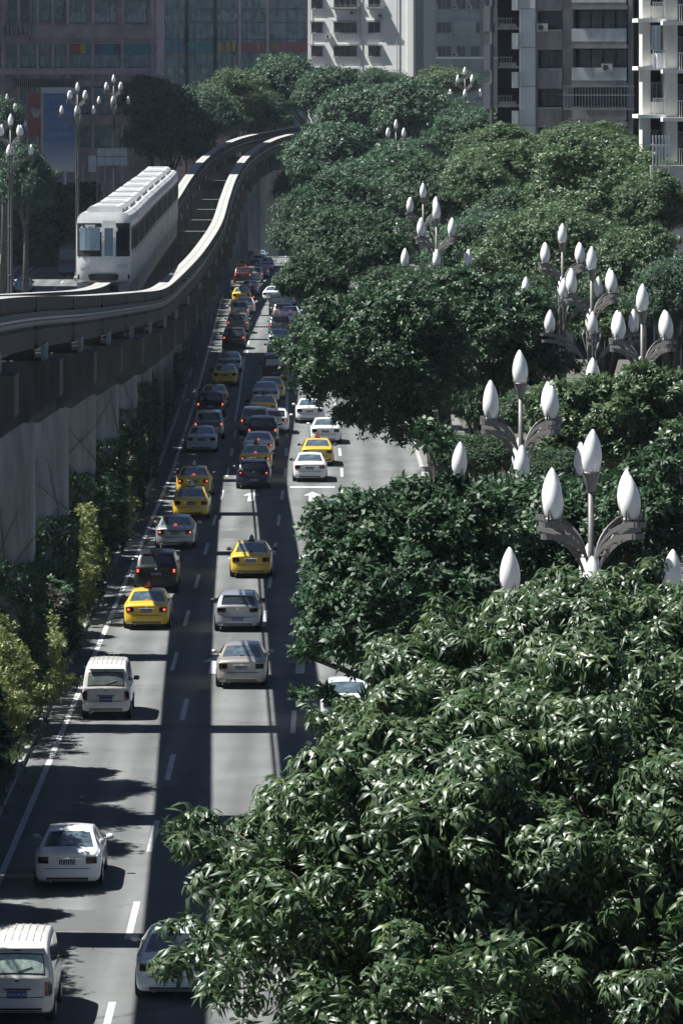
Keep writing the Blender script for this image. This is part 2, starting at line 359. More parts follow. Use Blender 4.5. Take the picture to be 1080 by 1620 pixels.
def crown_points(lobes, n, g, clump=.26, kc=46, core=.12, low=-.55):
    cs = []; main = lobes; lobes = list(lobes)
    for l in main:               # break every dome up with smaller heads of foliage
        for q in range(6):
            d = g.normal(size=3); d[2] = abs(d[2])*.8 - .25; d /= np.linalg.norm(d); s_ = .26 + .24*g.random()
            r = np.array(l[3:6]); lobes.append(tuple(np.array(l[:3]) + d*r*(.64+.27*g.random())) + tuple(r*s_*np.array([1,1,.8])))
    A = np.array([l[3]*l[4] + l[3]*l[5] for l in lobes]); A = A/A.sum()
    for l, a in zip(lobes, A):
        c = np.array(l[:3]); r = np.array(l[3:6]); k = max(5, int(kc*len(main)*a*1.3))
        d = g.normal(size=(k*3,3)); d /= np.linalg.norm(d, axis=1, keepdims=True); d = d[d[:,2] > low][:k]
        rc = clump*r.mean()*(.42+1.05*g.random(len(d)))
        for q, w in zip(d, rc): cs.append((c + q*(r-w*.6)*(.78+.36*g.random()), w))
    cc = np.array([c for c, _ in cs]); cw = np.array([w for _, w in cs]); pr = cw**2/(cw**2).sum()
    m = int(n*1.8); k = g.choice(len(cc), m, p=pr)
    d = g.normal(size=(m,3)); d /= np.linalg.norm(d, axis=1, keepdims=True)
    rad = cw[k]*g.random(m)**.28
    Pt = cc[k] + d*rad[:,None]*np.array([1,1,.62]) + g.normal(size=(m,3))*cw[k][:,None]*.16
    keep = np.ones(m, bool)
    for l in main:
        q = ((Pt - np.array(l[:3]))/np.array(l[3:6])); keep &= (q**2).sum(1) > .30
    Pt = Pt[keep][:n]; d = d[keep][:n]
    ctr = np.array([l[:3] for l in lobes]).mean(0)
    N = d*.75 + np.array([0,0,.85]) + g.normal(size=d.shape)*.28
    nc = int(n*core)
    if nc:
        li = g.choice(len(lobes), nc, p=A); q = g.normal(size=(nc,3)); q /= np.linalg.norm(q, axis=1, keepdims=True)
        q *= (.85*g.random(nc)**.4)[:,None]
        Pc = np.array([lobes[i][:3] for i in li]) + q*np.array([lobes[i][3:6] for i in li])
        Pt = np.vstack([Pt, Pc]); N = np.vstack([N, g.normal(size=(nc,3)) + np.array([0,0,.8])])
    return Pt, N
def trunk_mesh(lobes, base, g, r0=.28, rel=(0,0,0)):
    b = MB(); top = np.array([l[:3] for l in lobes]).mean(0); fork = Vector((base[0]*.55+top[0]*.45, base[1]*.55+top[1]*.45, base[2] + (top[2]-base[2])*.66))
    b0 = Vector(base); mid = b0.lerp(fork, .5) + Vector((g.normal()*.12, g.normal()*.12, 0))
    b.tube([b0, b0 + (mid-b0)*.12, mid, fork], [r0*1.35, r0*1.05, r0*.9, r0*.75], 9)
    for l in lobes:
        c = Vector(l[:3]); 
        for k in range(2):
            q3 = np.clip(g.normal(size=3), -1.2, 1.2); e = c + Vector((q3[0]*l[3]*.3, q3[1]*l[4]*.3, q3[2]*l[5]*.2))
            m1 = fork.lerp(e, .45) + Vector((g.normal()*.25, g.normal()*.25, .3))
            b.tube([fork, m1, e], [r0*.36, r0*.22, r0*.06], 6)
            for q in range(2):
                q3 = np.clip(g.normal(size=3), -1, 1); e2 = e + Vector((q3[0]*l[3]*.22, q3[1]*l[4]*.22, abs(q3[2])*l[5]*.2)); b.tube([m1, e2], [r0*.2, r0*.04], 5)
    return b
NEAR_T = [sprig(n_, l_, w_, False, s) for n_, l_, w_, s in ((11,.165,.056,1),(8,.20,.068,2),(13,.13,.046,3),(6,.18,.072,4),(9,.15,.052,12),(15,.16,.048,13))]
MID_T = [sprig(n_, l_, w_, True, s) for n_, l_, w_, s in ((9,.165,.06,5),(6,.20,.085,6),(12,.13,.06,7),(7,.15,.075,14))]
FAR_T = [sprig(n_, l_, w_, True, s) for n_, l_, w_, s in ((7,.23,.12,8),(5,.30,.16,9),(10,.18,.10,10),(8,.21,.09,15))]
def tree(label, lobes, base, n, tmpl, m, seed, size=1, name='street_tree', group=None, r0=.28, clump=.26, kc=46, singles=0, core=.12, twigs=True):
    """lobes in world metres"""
    g = np.random.default_rng(seed)
    t = thing(name, label, 'tree', base, group=group); B = np.array(base)
    size = size*1.0
    P_, N_ = crown_points(lobes, n, g, clump, kc, core)
    S = size*(.75+.5*g.random(len(P_)))
    if singles:      # the sprigs nearest the eye are built leaf by leaf
        d = np.linalg.norm(P_ - np.array([0,0,HC]), axis=1); px = P_[:,0]/P_[:,1]*F + 540; py = YH + (HC-P_[:,2])/P_[:,1]*F
        vis = (px > 240) & (px < 1075) & (py > 900) & (py < 1600); d[~vis] = 1e9
        idx = np.argsort(d)[:singles//10]; rest = np.setdiff1d(np.arange(len(P_)), idx)
        lv, lt = leaf_tris(.18, .055, False, .5); lm = fast_mesh('leaf', lv, lt, m)
        for i in idx:
            ax = Vector(N_[i]).normalized(); q = Vector((0,0,1)).rotation_difference(ax)
            for k in range(10):
                az = k*2.39996 + rnd.random()*.5; e = -.45 + .5*k/10 + rnd.gauss(0,.18)
                Mx = q.to_matrix().to_4x4() @ Matrix.Rotation(az, 4, 'Z') @ Matrix.Rotation(e, 4, 'Y') @ Matrix.Rotation(rnd.gauss(0,.3), 4, 'X') @ Matrix.Scale(.85+.4*rnd.random(), 4)
                o = link('leaf', lm, t); o.matrix_local = Matrix.Translation(Vector(P_[i] - B)) @ Mx @ Matrix.Translation((.02,0,0))
        P_, N_, S = P_[rest], N_[rest], S[rest]
    V, T = scatter([a for a, _ in tmpl], [a for _, a in tmpl], P_ - B, N_, S, g)
    f = link('foliage', fast_mesh('foliage', V, T, m), t); tag(f, kind='stuff')
    ll = [tuple(np.array(l[:3]) - B) + tuple(l[3:]) for l in lobes]
    trunk_mesh(ll, (0,0,0), g, r0).build('trunk', M_trunk, t, smooth=True)
    return t
def lobe(x, y, D, rx, ry=None, rd=None, dd=0):
    """crown lobe from photo pixels at distance D"""
    s = (D+dd)/F; p = at(x, y, D+dd); ry = ry or rx
    return (p.x, p.y, p.z, rx*s, (rd if rd else rx*s), ry*s)

# --- near trees by the right kerb, leaves still told apart
D = 68
tree('nearest broad-leaved tree with long drooping glossy leaves filling the lower right corner',
     [lobe(900,1480,D,500,400,4.0), lobe(560,1400,D,230,190,1.9,-2), lobe(430,1520,D,170,150,1.4,-3), lobe(400,1330,D,120,95,1.0,-1), lobe(640,1210,D,170,130,1.5,1), lobe(920,1130,D,190,120,1.8,2), lobe(1060,1560,D,200,200,1.8,-3), lobe(700,1590,D,200,130,1.7,-4)],
     (6.3, 69, .14), 12500, NEAR_T, leaf_near, 21, r0=.34, clump=.15, kc=44, singles=300, core=.22)
D = 84
tree('glossy tree with drooping leaves close behind the nearest tree, below the nearest lamp',
     [lobe(1010,1110,D,300,200,3.2), lobe(760,1090,D,190,140,2.0), lobe(930,985,D,140,85,1.5), lobe(1070,1000,D,90,70,1.2), lobe(560,1150,D,75,55,.8)],
     (5.9, 85, .14), 9500, NEAR_T, leaf_near, 22, r0=.3, clump=.2)
D = 112
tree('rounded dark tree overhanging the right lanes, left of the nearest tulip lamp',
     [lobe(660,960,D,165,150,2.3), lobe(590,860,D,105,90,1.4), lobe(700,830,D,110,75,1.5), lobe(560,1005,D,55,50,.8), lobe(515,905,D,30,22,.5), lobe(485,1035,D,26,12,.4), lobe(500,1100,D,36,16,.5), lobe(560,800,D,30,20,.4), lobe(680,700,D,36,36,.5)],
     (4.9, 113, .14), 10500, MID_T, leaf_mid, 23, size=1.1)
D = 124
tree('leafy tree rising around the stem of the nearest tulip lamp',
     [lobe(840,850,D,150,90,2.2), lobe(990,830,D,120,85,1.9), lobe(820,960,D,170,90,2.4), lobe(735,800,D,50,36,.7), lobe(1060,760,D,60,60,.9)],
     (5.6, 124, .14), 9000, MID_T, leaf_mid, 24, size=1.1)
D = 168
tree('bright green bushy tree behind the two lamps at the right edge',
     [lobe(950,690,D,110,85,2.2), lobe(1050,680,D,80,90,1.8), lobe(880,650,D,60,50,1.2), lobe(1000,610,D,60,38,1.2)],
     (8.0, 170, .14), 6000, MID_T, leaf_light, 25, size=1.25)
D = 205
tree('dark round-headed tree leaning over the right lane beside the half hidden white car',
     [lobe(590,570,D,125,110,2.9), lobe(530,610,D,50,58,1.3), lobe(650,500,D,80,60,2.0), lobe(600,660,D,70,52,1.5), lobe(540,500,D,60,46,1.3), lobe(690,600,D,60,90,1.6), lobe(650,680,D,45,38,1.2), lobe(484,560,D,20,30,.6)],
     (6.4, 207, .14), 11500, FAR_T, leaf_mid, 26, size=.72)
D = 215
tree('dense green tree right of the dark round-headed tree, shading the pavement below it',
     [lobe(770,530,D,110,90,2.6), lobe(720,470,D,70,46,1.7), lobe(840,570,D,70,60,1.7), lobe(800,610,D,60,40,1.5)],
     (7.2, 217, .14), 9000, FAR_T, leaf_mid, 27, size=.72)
# --- farther trees: three crowns, copied and scaled
def proto(m, seed, n, size, lobes=None):
    g = np.random.default_rng(seed)
    lobes = lobes or [(0,0,0,.86,.86,.72), (.5,.1,-.15,.5,.55,.45), (-.5,-.2,-.1,.52,.5,.46), (.1,-.45,.1,.5,.45,.42), (-.15,.3,.35,.45,.45,.38)]
    P_, N_ = crown_points(lobes, n, g, .36, 26, .15)
    V, T = scatter([a for a, _ in FAR_T], [a for _, a in FAR_T], P_, N_, size*(.75+.5*g.random(len(P_))), g)
    return fast_mesh('foliage', V, T, m)
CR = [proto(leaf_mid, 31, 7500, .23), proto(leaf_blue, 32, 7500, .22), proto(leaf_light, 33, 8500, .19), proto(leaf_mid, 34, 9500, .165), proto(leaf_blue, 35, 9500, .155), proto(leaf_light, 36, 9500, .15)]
def far_tree(kind, x, y, D, rx, ry, label, rd=None, base=0):
    s = D/F; p = at(x, y, D)
    bxx = p.x if x < 400 else max(p.x, 5.6 + cx(D)); dx = p.x - bxx
    t = thing('street_tree', label, 'tree', (bxx, D, base))
    f = link('foliage', CR[kind], t, (dx,0,p.z-base), rz=rnd.random()*6.28); tag(f, kind='stuff')
    f.scale = (rx*s, (rd or rx*s), ry*s*1.15)
    b = MB(); b.tube([(0,0,0),(dx*.25+.1,.1,(p.z-base)*.5),(dx,0,p.z-base)], [.3,.24,.12], 8)
    for k in range(6):
        a = k*1.05; b.tube([(dx*.45,.05,(p.z-base)*.65), (dx+math.cos(a)*rx*s*.55, math.sin(a)*rx*s*.55, p.z-base+ry*s*.3)], [.14,.04], 5)
    b.build('trunk', M_trunk, t, smooth=True); return t
FT = [
 (0, 492,448,262, 58,58,'small dark tree drooping over the queue beside the white sedan in the shade'),
 (3, 552,398,285, 98,88,'dark tree left of the twin lamp cluster with its crown over the far lanes'),
 (3, 650,478,262, 110,74,'dark tree standing in front of the twin lamp cluster'),
 (4, 760,400,300, 100,80,'bluish green tree right of the twin lamp cluster'),
 (5, 880,400,285, 130,100,'pale feathery tree behind the rear lamp of the right-hand row'),
 (2, 1010,430,262, 90,90,'tree below the green awning at the right edge'),
 (2, 960,300,320, 130,100,'light green tree in front of the balconied tower'),
 (5, 935,232,352, 95,50,'pale treetop against the caged balcony of the tower'),
 (2, 800,232,372, 80,44,'light green treetop below the open balconies at the left of the tower'),
 (3, 742,722,162, 72,46,'dark bushy tree added to fill the deep shade right of the sunlit lane'),  # this tree and the next two added to cover sunlit pavement
 (3, 868,742,160, 62,42,'dark bushy tree added over pale pavement behind the stem of the nearest lamp'),
 (3, 850,655,196, 75,55,'tree added as dark fill low behind the lamp left of the nearest one'),
 (4, 590,385,318, 80,60,'dark tree filling the hollow left of the twin lamp cluster'),
 (1, 735,262,440, 80,60,'bluish tree between the far small lamp cluster and the tower'),
 (3, 830,350,330, 90,70,'dark tree below the pale treetops in front of the tower'),
 (5, 820,285,345, 130,80,'pale green spreading tree below the narrow white wall strip of the tower'),
 (3, 700,310,360, 100,80,'dark tree behind the single lamp tops in the middle of the wood'),
 (4, 580,328,370, 110,90,'broad dark tree below the far small lamp cluster'),
 (4, 498,360,400, 74,80,'dark tree whose lowest branches touch the farthest visible cars'),
 (1, 525,260,470, 85,75,'bluish tree right where the two track beams vanish'),
 (1, 640,275,460, 100,62,'bluish tree behind the far small lamp cluster'),
 (4, 750,220,430, 90,65,'tree in front of the grey-green block, below the lamp tops'),
 (1, 575,200,600, 90,75,'tree in front of the left part of the white block'),
 (1, 660,180,590, 80,62,'tree in front of the right edge of the white block'),
 (1, 520,150,610, 60,52,'pointed tree against the lower left windows of the white block'),
 (4, 600,140,620, 55,40,'small treetop in front of the middle of the white block'),
 (1, 440,140,712, 70,62,'dark tree in front of the right end of the glass front'),
 (5, 370,150,700, 62,52,'sunlit pale tree in front of the glass front'),
 (1, 395,185,706, 70,50,'dark tree just above the far bend of the track'),
 (4, 320,185,690, 70,60,'dark tree between the far bend and the sunlit pale tree'),
 (1, 270,210,585, 75,80,'dark tree right of the white grid hoarding'),
 (4, 240,160,640, 60,50,'dark tree at the corner between brick block and glass front'),
 (1, 40,290,470, 48,70,'dark tree behind the left lamp, left of the blue banner'),
 (4, 5,200,500, 40,60,'dark tree cut by the left edge of the picture above the lamp'),
 (2, 700,130,650, 60,30,'low tree at the foot of the grey-green block'),
 (4, 1060,470,240, 70,80,'dark tree under the awning at the right edge, behind the lamp heads'),
 (2, 960,500,252, 75,60,'light green tree between the stems of the crowded right-hand lamps'),
 (3, 850,480,245, 90,60,'dark tree behind the lamp heads of the right-hand row'),
 (0, 760,640,225, 60,60,'shaded tree low between the two overhanging crowns'),
 (2, 1035,325,292, 66,66,'tree hiding the foot of the cream block at the right edge'),
 (3, 470,300,520, 40,45,'rounded tree hanging over the far road beside the track'),
]
for k, x, y, D_, rx, ry, lab in FT: far_tree(k, x, y, D_, rx, ry, lab)

# --- median planting: dark shrubs along the kerb, clipped hedges catching the sun, taller trees left of the frame
def shrub_mesh(m, seed, n, size, lobes):
    g = np.random.default_rng(seed); P_, N_ = crown_points(lobes, n, g, .33, 26, .2, low=-.9)
    V, T = scatter([a for a, _ in MID_T], [a for _, a in MID_T], P_, N_, size*(.75+.5*g.random(len(P_))), g)
    return fast_mesh('foliage', V, T, m)
SH = [shrub_mesh(leaf_mid, 41, 1500, 1.3, [(0,0,2.6,1.25,1.7,1.9), (.2,.6,1.2,1.1,1.5,1.2), (-.1,-.8,3.4,.8,.9,1.1)]),
      shrub_mesh(leaf_purple, 42, 1400, 1.2, [(0,0,2.3,1.2,1.6,1.8), (0,-.7,1.3,1.2,1.4,1.3), (.1,.7,3.0,.8,.9,1.2)]),
      shrub_mesh(leaf_mid, 43, 1500, 1.3, [(0,.3,2.2,1.3,1.5,2.0), (.3,-.9,1.3,1.0,1.2,1.3)])]
LIT = [(166,185), (205,222), (236,247)]
k = 0; D = 112
desc = ['dark glossy shrub', 'thin purplish shrub', 'round dark shrub']
while D < 560:
    if not any(a-1.5 < D < b_+1 for a, b_ in LIT):
        s_ = .82 + .3*rnd.random()
        if D < 166: s_ *= .72
        elif D < 205: s_ *= .8
        j = k % 3; near = min(LIT, key=lambda q: abs((q[0]+q[1])/2 - D))
        t = thing('shrub', '%s in the shaded planting strip along the left kerb' % desc[j], 'shrub', (-11.45+cx(D)+rnd.uniform(-.25,.15), D, .12), rz=rnd.choice((0, math.pi)), group='%ss along the left kerb' % desc[j])
        t.scale = (1, 1.1, s_*.95)
        f = link('foliage', SH[j], t); tag(f, kind='stuff')
        bb = MB()
        for q in range(4): bb.tube([(0.05*q,.1*q,0), (.25*math.cos(q*1.7), .4*math.sin(q*1.7), 2.0), (.6*math.cos(q*1.7), .8*math.sin(q*1.7), 3.4)], [.06,.045,.02], 5)
        bb.build('stem', M_trunk, t)
    D += 3.1; k += 1
def hedge(D0, D1, x0, x1, h, label, dens=60):
    t = thing('hedge', label, 'hedge', (0, 0, .12)); g = np.random.default_rng(int(D0)); lobes = []; D_ = D0+1
    while D_ < D1:
        hh = h*(.86+.2*g.random()); lobes.append(((x0+x1)/2+.25*g.normal(), D_, hh*.56, (x1-x0)*.5, 1.7, hh*.46)); D_ += 1.7+.6*g.random()
        lobes.append(((x0+x1)/2+.5*g.normal(), D_-.8, hh*.30, (x1-x0)*.5, 1.4, hh*.32))
    n = int(430*len(lobes)); P_, N_ = crown_points(lobes, n, g, .24, 20, .25, low=-.9)
    P_ = P_[P_[:,2] > .05]; N_ = N_[:len(P_)]
    V, T = scatter([a for a, _ in MID_T], [a for _, a in MID_T], P_, N_, .8*(.7+.5*g.random(len(P_))), g)
    o = link('foliage', fast_mesh('foliage', V, T, leaf_hedge), t); tag(o, kind='stuff')
    bb = MB()
    for q in range(int((D1-D0)/1.2)): bb.tube([((x0+x1)/2, D0+.6+1.2*q, 0), ((x0+x1)/2+.3, D0+.6+1.2*q, h*.7)], [.05,.03], 5)
    bb.build('stem', M_trunk, t)
hedge(166, 184.5, -13.0, -9.95, 3.75, 'nearest clipped hedge with yellow-green sunlit top at the left edge')
hedge(205.5, 221.5, -12.4, -10.2, 4.2, 'middle clipped hedge with sunlit top beside the third monorail pier')
hedge(237, 246, -12.0, -10.25, 4.7, 'small bright yellow-green hedge farther along the piers')
for i, (x_, D_) in enumerate(((8.6,196),(9.8,205),(8.4,214),(10.6,222),(8.9,231),(10.2,240),(8.5,188),(11.2,212),(9.4,180),(8.8,249),(11.5,232),(6.9,206),(7.2,217),(6.8,226),(7.4,236),(6.9,247),(7.6,196))):  # shrubs put in to darken the pavement under the canopies
    t = thing('shade_fill_shrub', 'low dark shrub added to fill the deep shade under the right-hand trees', 'shrub', (x_, D_, 0), rz=i, group='shrubs added to fill the shade under the right-hand trees'); t.scale = (1.5, 1.3, .85)
    tag(link('foliage', SH[i % 3], t), kind='stuff'); bb = MB(); bb.tube([(0,0,0),(.2,.1,1.5),(.3,.4,3)], [.06,.05,.02], 5); bb.build('stem', M_trunk, t)
# grass tufts on the verge
g = np.random.default_rng(5); n = 5200
P_ = np.stack([-10.55 + .32*g.normal(size=n), 120+110*g.random(n), np.full(n,.12)], 1)
GT = [(np.array([(-.02,0,0),(.02,0,0),(.03*s,.05,.22),(.0,-.02,0),(.05,.02,0),(.09,.0,.17*s)]), np.array([(0,1,2),(3,4,5)])) for s in (1,1.2,.8)]
V, T = scatter([a for a, _ in GT], [a for _, a in GT], P_, np.tile([0,0,1.], (n,1))+.2*g.normal(size=(n,3)), 1+.5*g.random(n), g)
tag(link('verge_grass', fast_mesh('verge_grass', V, T, M_grass)), 'pale grass growing on the narrow verge behind the left kerb', 'grass', kind='stuff')
# tall trees rooted in the median left of the frame; their crowns throw the dappled shade on the left lane
MT = [(a, c, e, -14.4) for a, c, e in ((113,10.2,2.8),(118,10.6,2.9),(123.5,10.9,3.0),(129,10.3,2.7),(135,9.2,2.5),(141,10.4,2.8),(147,11.3,3.0),(153,11.6,3.1),(159,11.8,3.1),(162.5,10.5,2.0))] + [(112+4.6*i, 7.3+.8*math.sin(i*2.3), 2.1, -12.3) for i in range(9)] + [(154+4.5*i, 8.3, 2.1, -13.5) for i in range(2)]
for q, (D_, h_, rr, X_) in enumerate(MT):
    t = thing('median_tree', 'slim median tree left of the road whose crown shades the left lane', 'tree', (X_, D_, .12), group='median trees shading the left lane')
    s = F/D_
    f = link('foliage', CR[(0,1,3)[q % 3]], t, (0,0,h_-rr*.75), rz=q); f.scale = (rr, rr, rr*.85); tag(f, kind='stuff')
    bb = MB(); bb.tube([(0,0,0),(.05,0,h_*.5),(0,0,h_-rr*.5)], [.14,.1,.05], 7); bb.build('trunk', M_trunk, t)
# ------------------------------------------------------------------ monorail
EXTRAP = True
HT = [(100,17.0),(143,15.55),(184,13.85),(226,12.2),(262,10.85),(283,10.35),(320,10.15),(360,10.15),(400,10.3),(450,11.0),(500,11.9),(550,13.0),(600,14.1),(640,14.7),(700,15.4)]
LT = [(100,-13.1),(200,-13.1),(250,-12.9),(283,-12.85),(338,-13.6),(400,-14.1),(450,-14.3),(500,-14.5),(550,-14.1),(600,-12.0),(640,-7.8),(680,-2.6),(700,.3)]
RT = [(100,-9.3),(200,-9.3),(250,-9.3),(283,-9.45),(338,-9.3),(400,-9.5),(450,-10.0),(500,-10.3),(550,-9.9),(600,-7.7),(640,-3.7),(680,1.3),(700,4.2)]
EXTRAP = False
hz = lambda D: interp(HT, D); lx = lambda D: interp(LT, D); rx_ = lambda D: interp(RT, D)
def frame(fx, D):
    e = .5; t = Vector((fx(D+e)-fx(D-e), 2*e, hz(D+e)-hz(D-e))).normalized()
    return Vector((fx(D), D, hz(D))), t, t.cross(Vector((0,0,1))).normalized()
def sweep(fx, D0, D1, prof, step, closed=True):
    """profile of (side, up) points swept along the beam line; down is negative"""
    n = max(1, int(round((D1-D0)/step))); vs = []; m = len(prof)
    for i in range(n+1):
        p, t, s = frame(fx, D0+(D1-D0)*i/n); vs += [p + s*a + Vector((0,0,1))*u for a, u in prof]
    fs = [(i*m+k, i*m+(k+1) % m, (i+1)*m+(k+1) % m, (i+1)*m+k) for i in range(n) for k in range(m)]
    fs += [tuple(range(m-1,-1,-1)), tuple(n*m+k for k in range(m))]
    return vs, fs
PIER = [110.4 + 21.05*k for k in range(28)]
GIRD = [(-.425,0),(-.425,-.34),(-.33,-.44),(-.33,-.86),(-.425,-.97),(-.425,-1.5),(.425,-1.5),(.425,-.97),(.33,-.86),(.33,-.44),(.425,-.34),(.425,0)]
def beam(fx, label, right):
    t = thing('monorail_beam', label, 'monorail track')
    for a, b_ in zip([89.4]+PIER, PIER+[PIER[-1]+14]):
        g_ = MB(); v, f = sweep(fx, a+.03, b_-.03, GIRD, 1.6 if a > 250 else 3.5); g_.add(v, f)
        # lighter worn strip where the tyres run is a thin slab of its own
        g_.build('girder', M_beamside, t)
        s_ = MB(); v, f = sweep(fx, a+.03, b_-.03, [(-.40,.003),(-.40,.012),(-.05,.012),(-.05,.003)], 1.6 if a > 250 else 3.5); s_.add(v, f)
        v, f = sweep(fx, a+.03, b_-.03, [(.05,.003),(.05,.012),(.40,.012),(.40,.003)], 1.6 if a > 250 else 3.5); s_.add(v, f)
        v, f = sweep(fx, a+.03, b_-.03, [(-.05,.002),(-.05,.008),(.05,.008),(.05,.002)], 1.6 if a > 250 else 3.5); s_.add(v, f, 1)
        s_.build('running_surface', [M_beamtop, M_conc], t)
        br = MB(); D = a+.5
        while D < b_ and a < 330:
            p, tt, s = frame(fx, D)
            for sd in (-1, 1):
                c = p + s*sd*.40 + Vector((0,0,-.65)); br.box(c, (.13,.10,.40), rz=math.atan2(-tt.x, tt.y))
                br.box(c + s*sd*.05 + Vector((0,0,-.1)), (.10,.28,.09), rz=math.atan2(-tt.x, tt.y))
            D += .62
        if br.v: tag(br.build('rail_bracket', M_steel, t), kind='stuff')
        for sd in (-1, 1):
            r_ = MB(); v, f = sweep(fx, a+.02, b_-.02, [(sd*.46,-.60),(sd*.46,-.67),(sd*.50,-.67),(sd*.50,-.60)], 3.5); r_.add(v, f); r_.build('power_rail', M_steel, t)
        e = MB(); p, tt, s = frame(fx, b_); e.box(p + Vector((0,0,-.5)), (.9,.10,1.02), rz=math.atan2(-tt.x, tt.y)); e.build('expansion_joint', M_dark, t)
    if right:
        c = MB(); v, f = sweep(fx, 90, 560, [(-.46,-1.71),(-.38,-1.71),(-.38,-1.79),(-.46,-1.79)], 3); c.add(v, f); c.build('cable_tray', M_dark, t)
        h = MB(); D = 91
        while D < 400:
            p, tt, s = frame(fx, D); h.box(p + s*-.42 + Vector((0,0,-1.61)), (.05,.05,.18)); D += 9.3
        tag(h.build('tray_hanger', M_dark, t), kind='stuff')
    return t
beam(lx, 'left concrete track beam of the elevated monorail, the one the train rides on', False)
beam(rx_, 'right concrete track beam of the elevated monorail with pale running surface, nearest the cars', True)
ords = ['nearest','second','third','fourth','fifth','sixth','seventh','eighth','ninth','tenth','eleventh','twelfth','thirteenth','fourteenth','fifteenth','sixteenth','seventeenth','eighteenth','nineteenth','twentieth']
vis = 0
for D_ in PIER:
    if D_ < 125: lab = 'concrete pier cut off by the left edge of the picture under the near track'
    xl, xr, h = lx(D_), rx_(D_), hz(D_)-1.5; xc = (xl+xr)/2; w = (xr-xl)/2 + 1.15
    if D_ > 148:
        lab = '%s grey concrete pier from the left edge holding up the monorail beams' % ords[vis] if vis < 20 else 'far concrete pier where the track bends away'
        vis += 1
    t = thing('monorail_pier', lab, 'pier', (xc, D_, .12), group='monorail piers' if vis > 20 else None)
    z = h - .45
    if D_ < 115: lab = 'nearest concrete pier, out of sight just below the left edge of the picture'
    t['label'] = lab
    c = MB(); c.box6(-1.02, 1.02, -.95, .95, 0, z-2.2)
    # recessed panel edges on the shaft
    for sx in (-1, 1): c.box6(sx*1.02-.05, sx*1.02+.05, -1.0, -.6, 0, z-2.25)
    c.build('column', M_conc, t)
    k = MB(); n = 6; top = []; 
    prof = [(-w, z), (w, z), (w, z-1.05), (1.25, z-2.3), (-1.25, z-2.3), (-w, z-1.05)]
    vs = [(x_, -.98, z_-.12+.12) for x_, z_ in prof] + [(x_, .98, z_) for x_, z_ in prof]
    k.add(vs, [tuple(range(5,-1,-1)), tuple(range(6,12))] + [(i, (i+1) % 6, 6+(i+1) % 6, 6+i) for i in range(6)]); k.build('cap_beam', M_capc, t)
    for xx in (xl-xc, xr-xc):
        for a_, c_ in ((-.7,-.2), (.2,.7)): b_ = MB(); b_.box6(xx-.34, xx+.34, a_, c_, z+.003, z+.45-.003); b_.build('bearing', M_dark, t)
        for a_ in (-.72, .60): b_ = MB(); b_.box6(xx+a_, xx+a_+.12, -.8, .8, z+.003, z+.5); b_.build('bearing_guard', M_conc, t)
# climbing plants on the first piers
g = np.random.default_rng(77); q = 0
for D_ in PIER[3:9]:
    xc = (lx(D_)+rx_(D_))/2; q += 1; n = 520
    P_ = np.stack([xc + g.uniform(-1.15,1.3,n), np.full(n, D_-1.08) - .15*g.random(n), .2 + 5.0*g.random(n)**.8], 1)
    if q == 1: P_[:,2] = 1.8 + 3.8*g.random(n)
    s_ = g.random(n) < .45; P_[s_,0] = xc + 1.12 + .2*g.random(s_.sum()); P_[s_,1] = D_ + g.uniform(-1,1,s_.sum())
    V, T = scatter([a for a, _ in MID_T], [a for _, a in MID_T], P_, g.normal(size=(n,3))*.4+np.array([.3,-.9,.3]), .9+.5*g.random(n), g)
    t = thing('climbing_plant', 'dark creeper climbing the %s concrete pier from the left edge' % ords[q-1], 'climbing plant', (0,0,0))
    tag(link('foliage', fast_mesh('foliage', V, T, leaf_mid), t), kind='stuff')
    b_ = MB()
    for u in range(4):
        x0 = xc - .9 + .6*u; b_.tube([(x0, D_-1.0, .2), (x0+.3*g.normal(), D_-1.02, 2.5), (x0+.5*g.normal(), D_-1.03, 5.5), (x0+.9*g.normal(), D_-1.03, 7.4)], [.03,.025,.02,.01], 5)
    b_.build('stem', M_trunk, t)

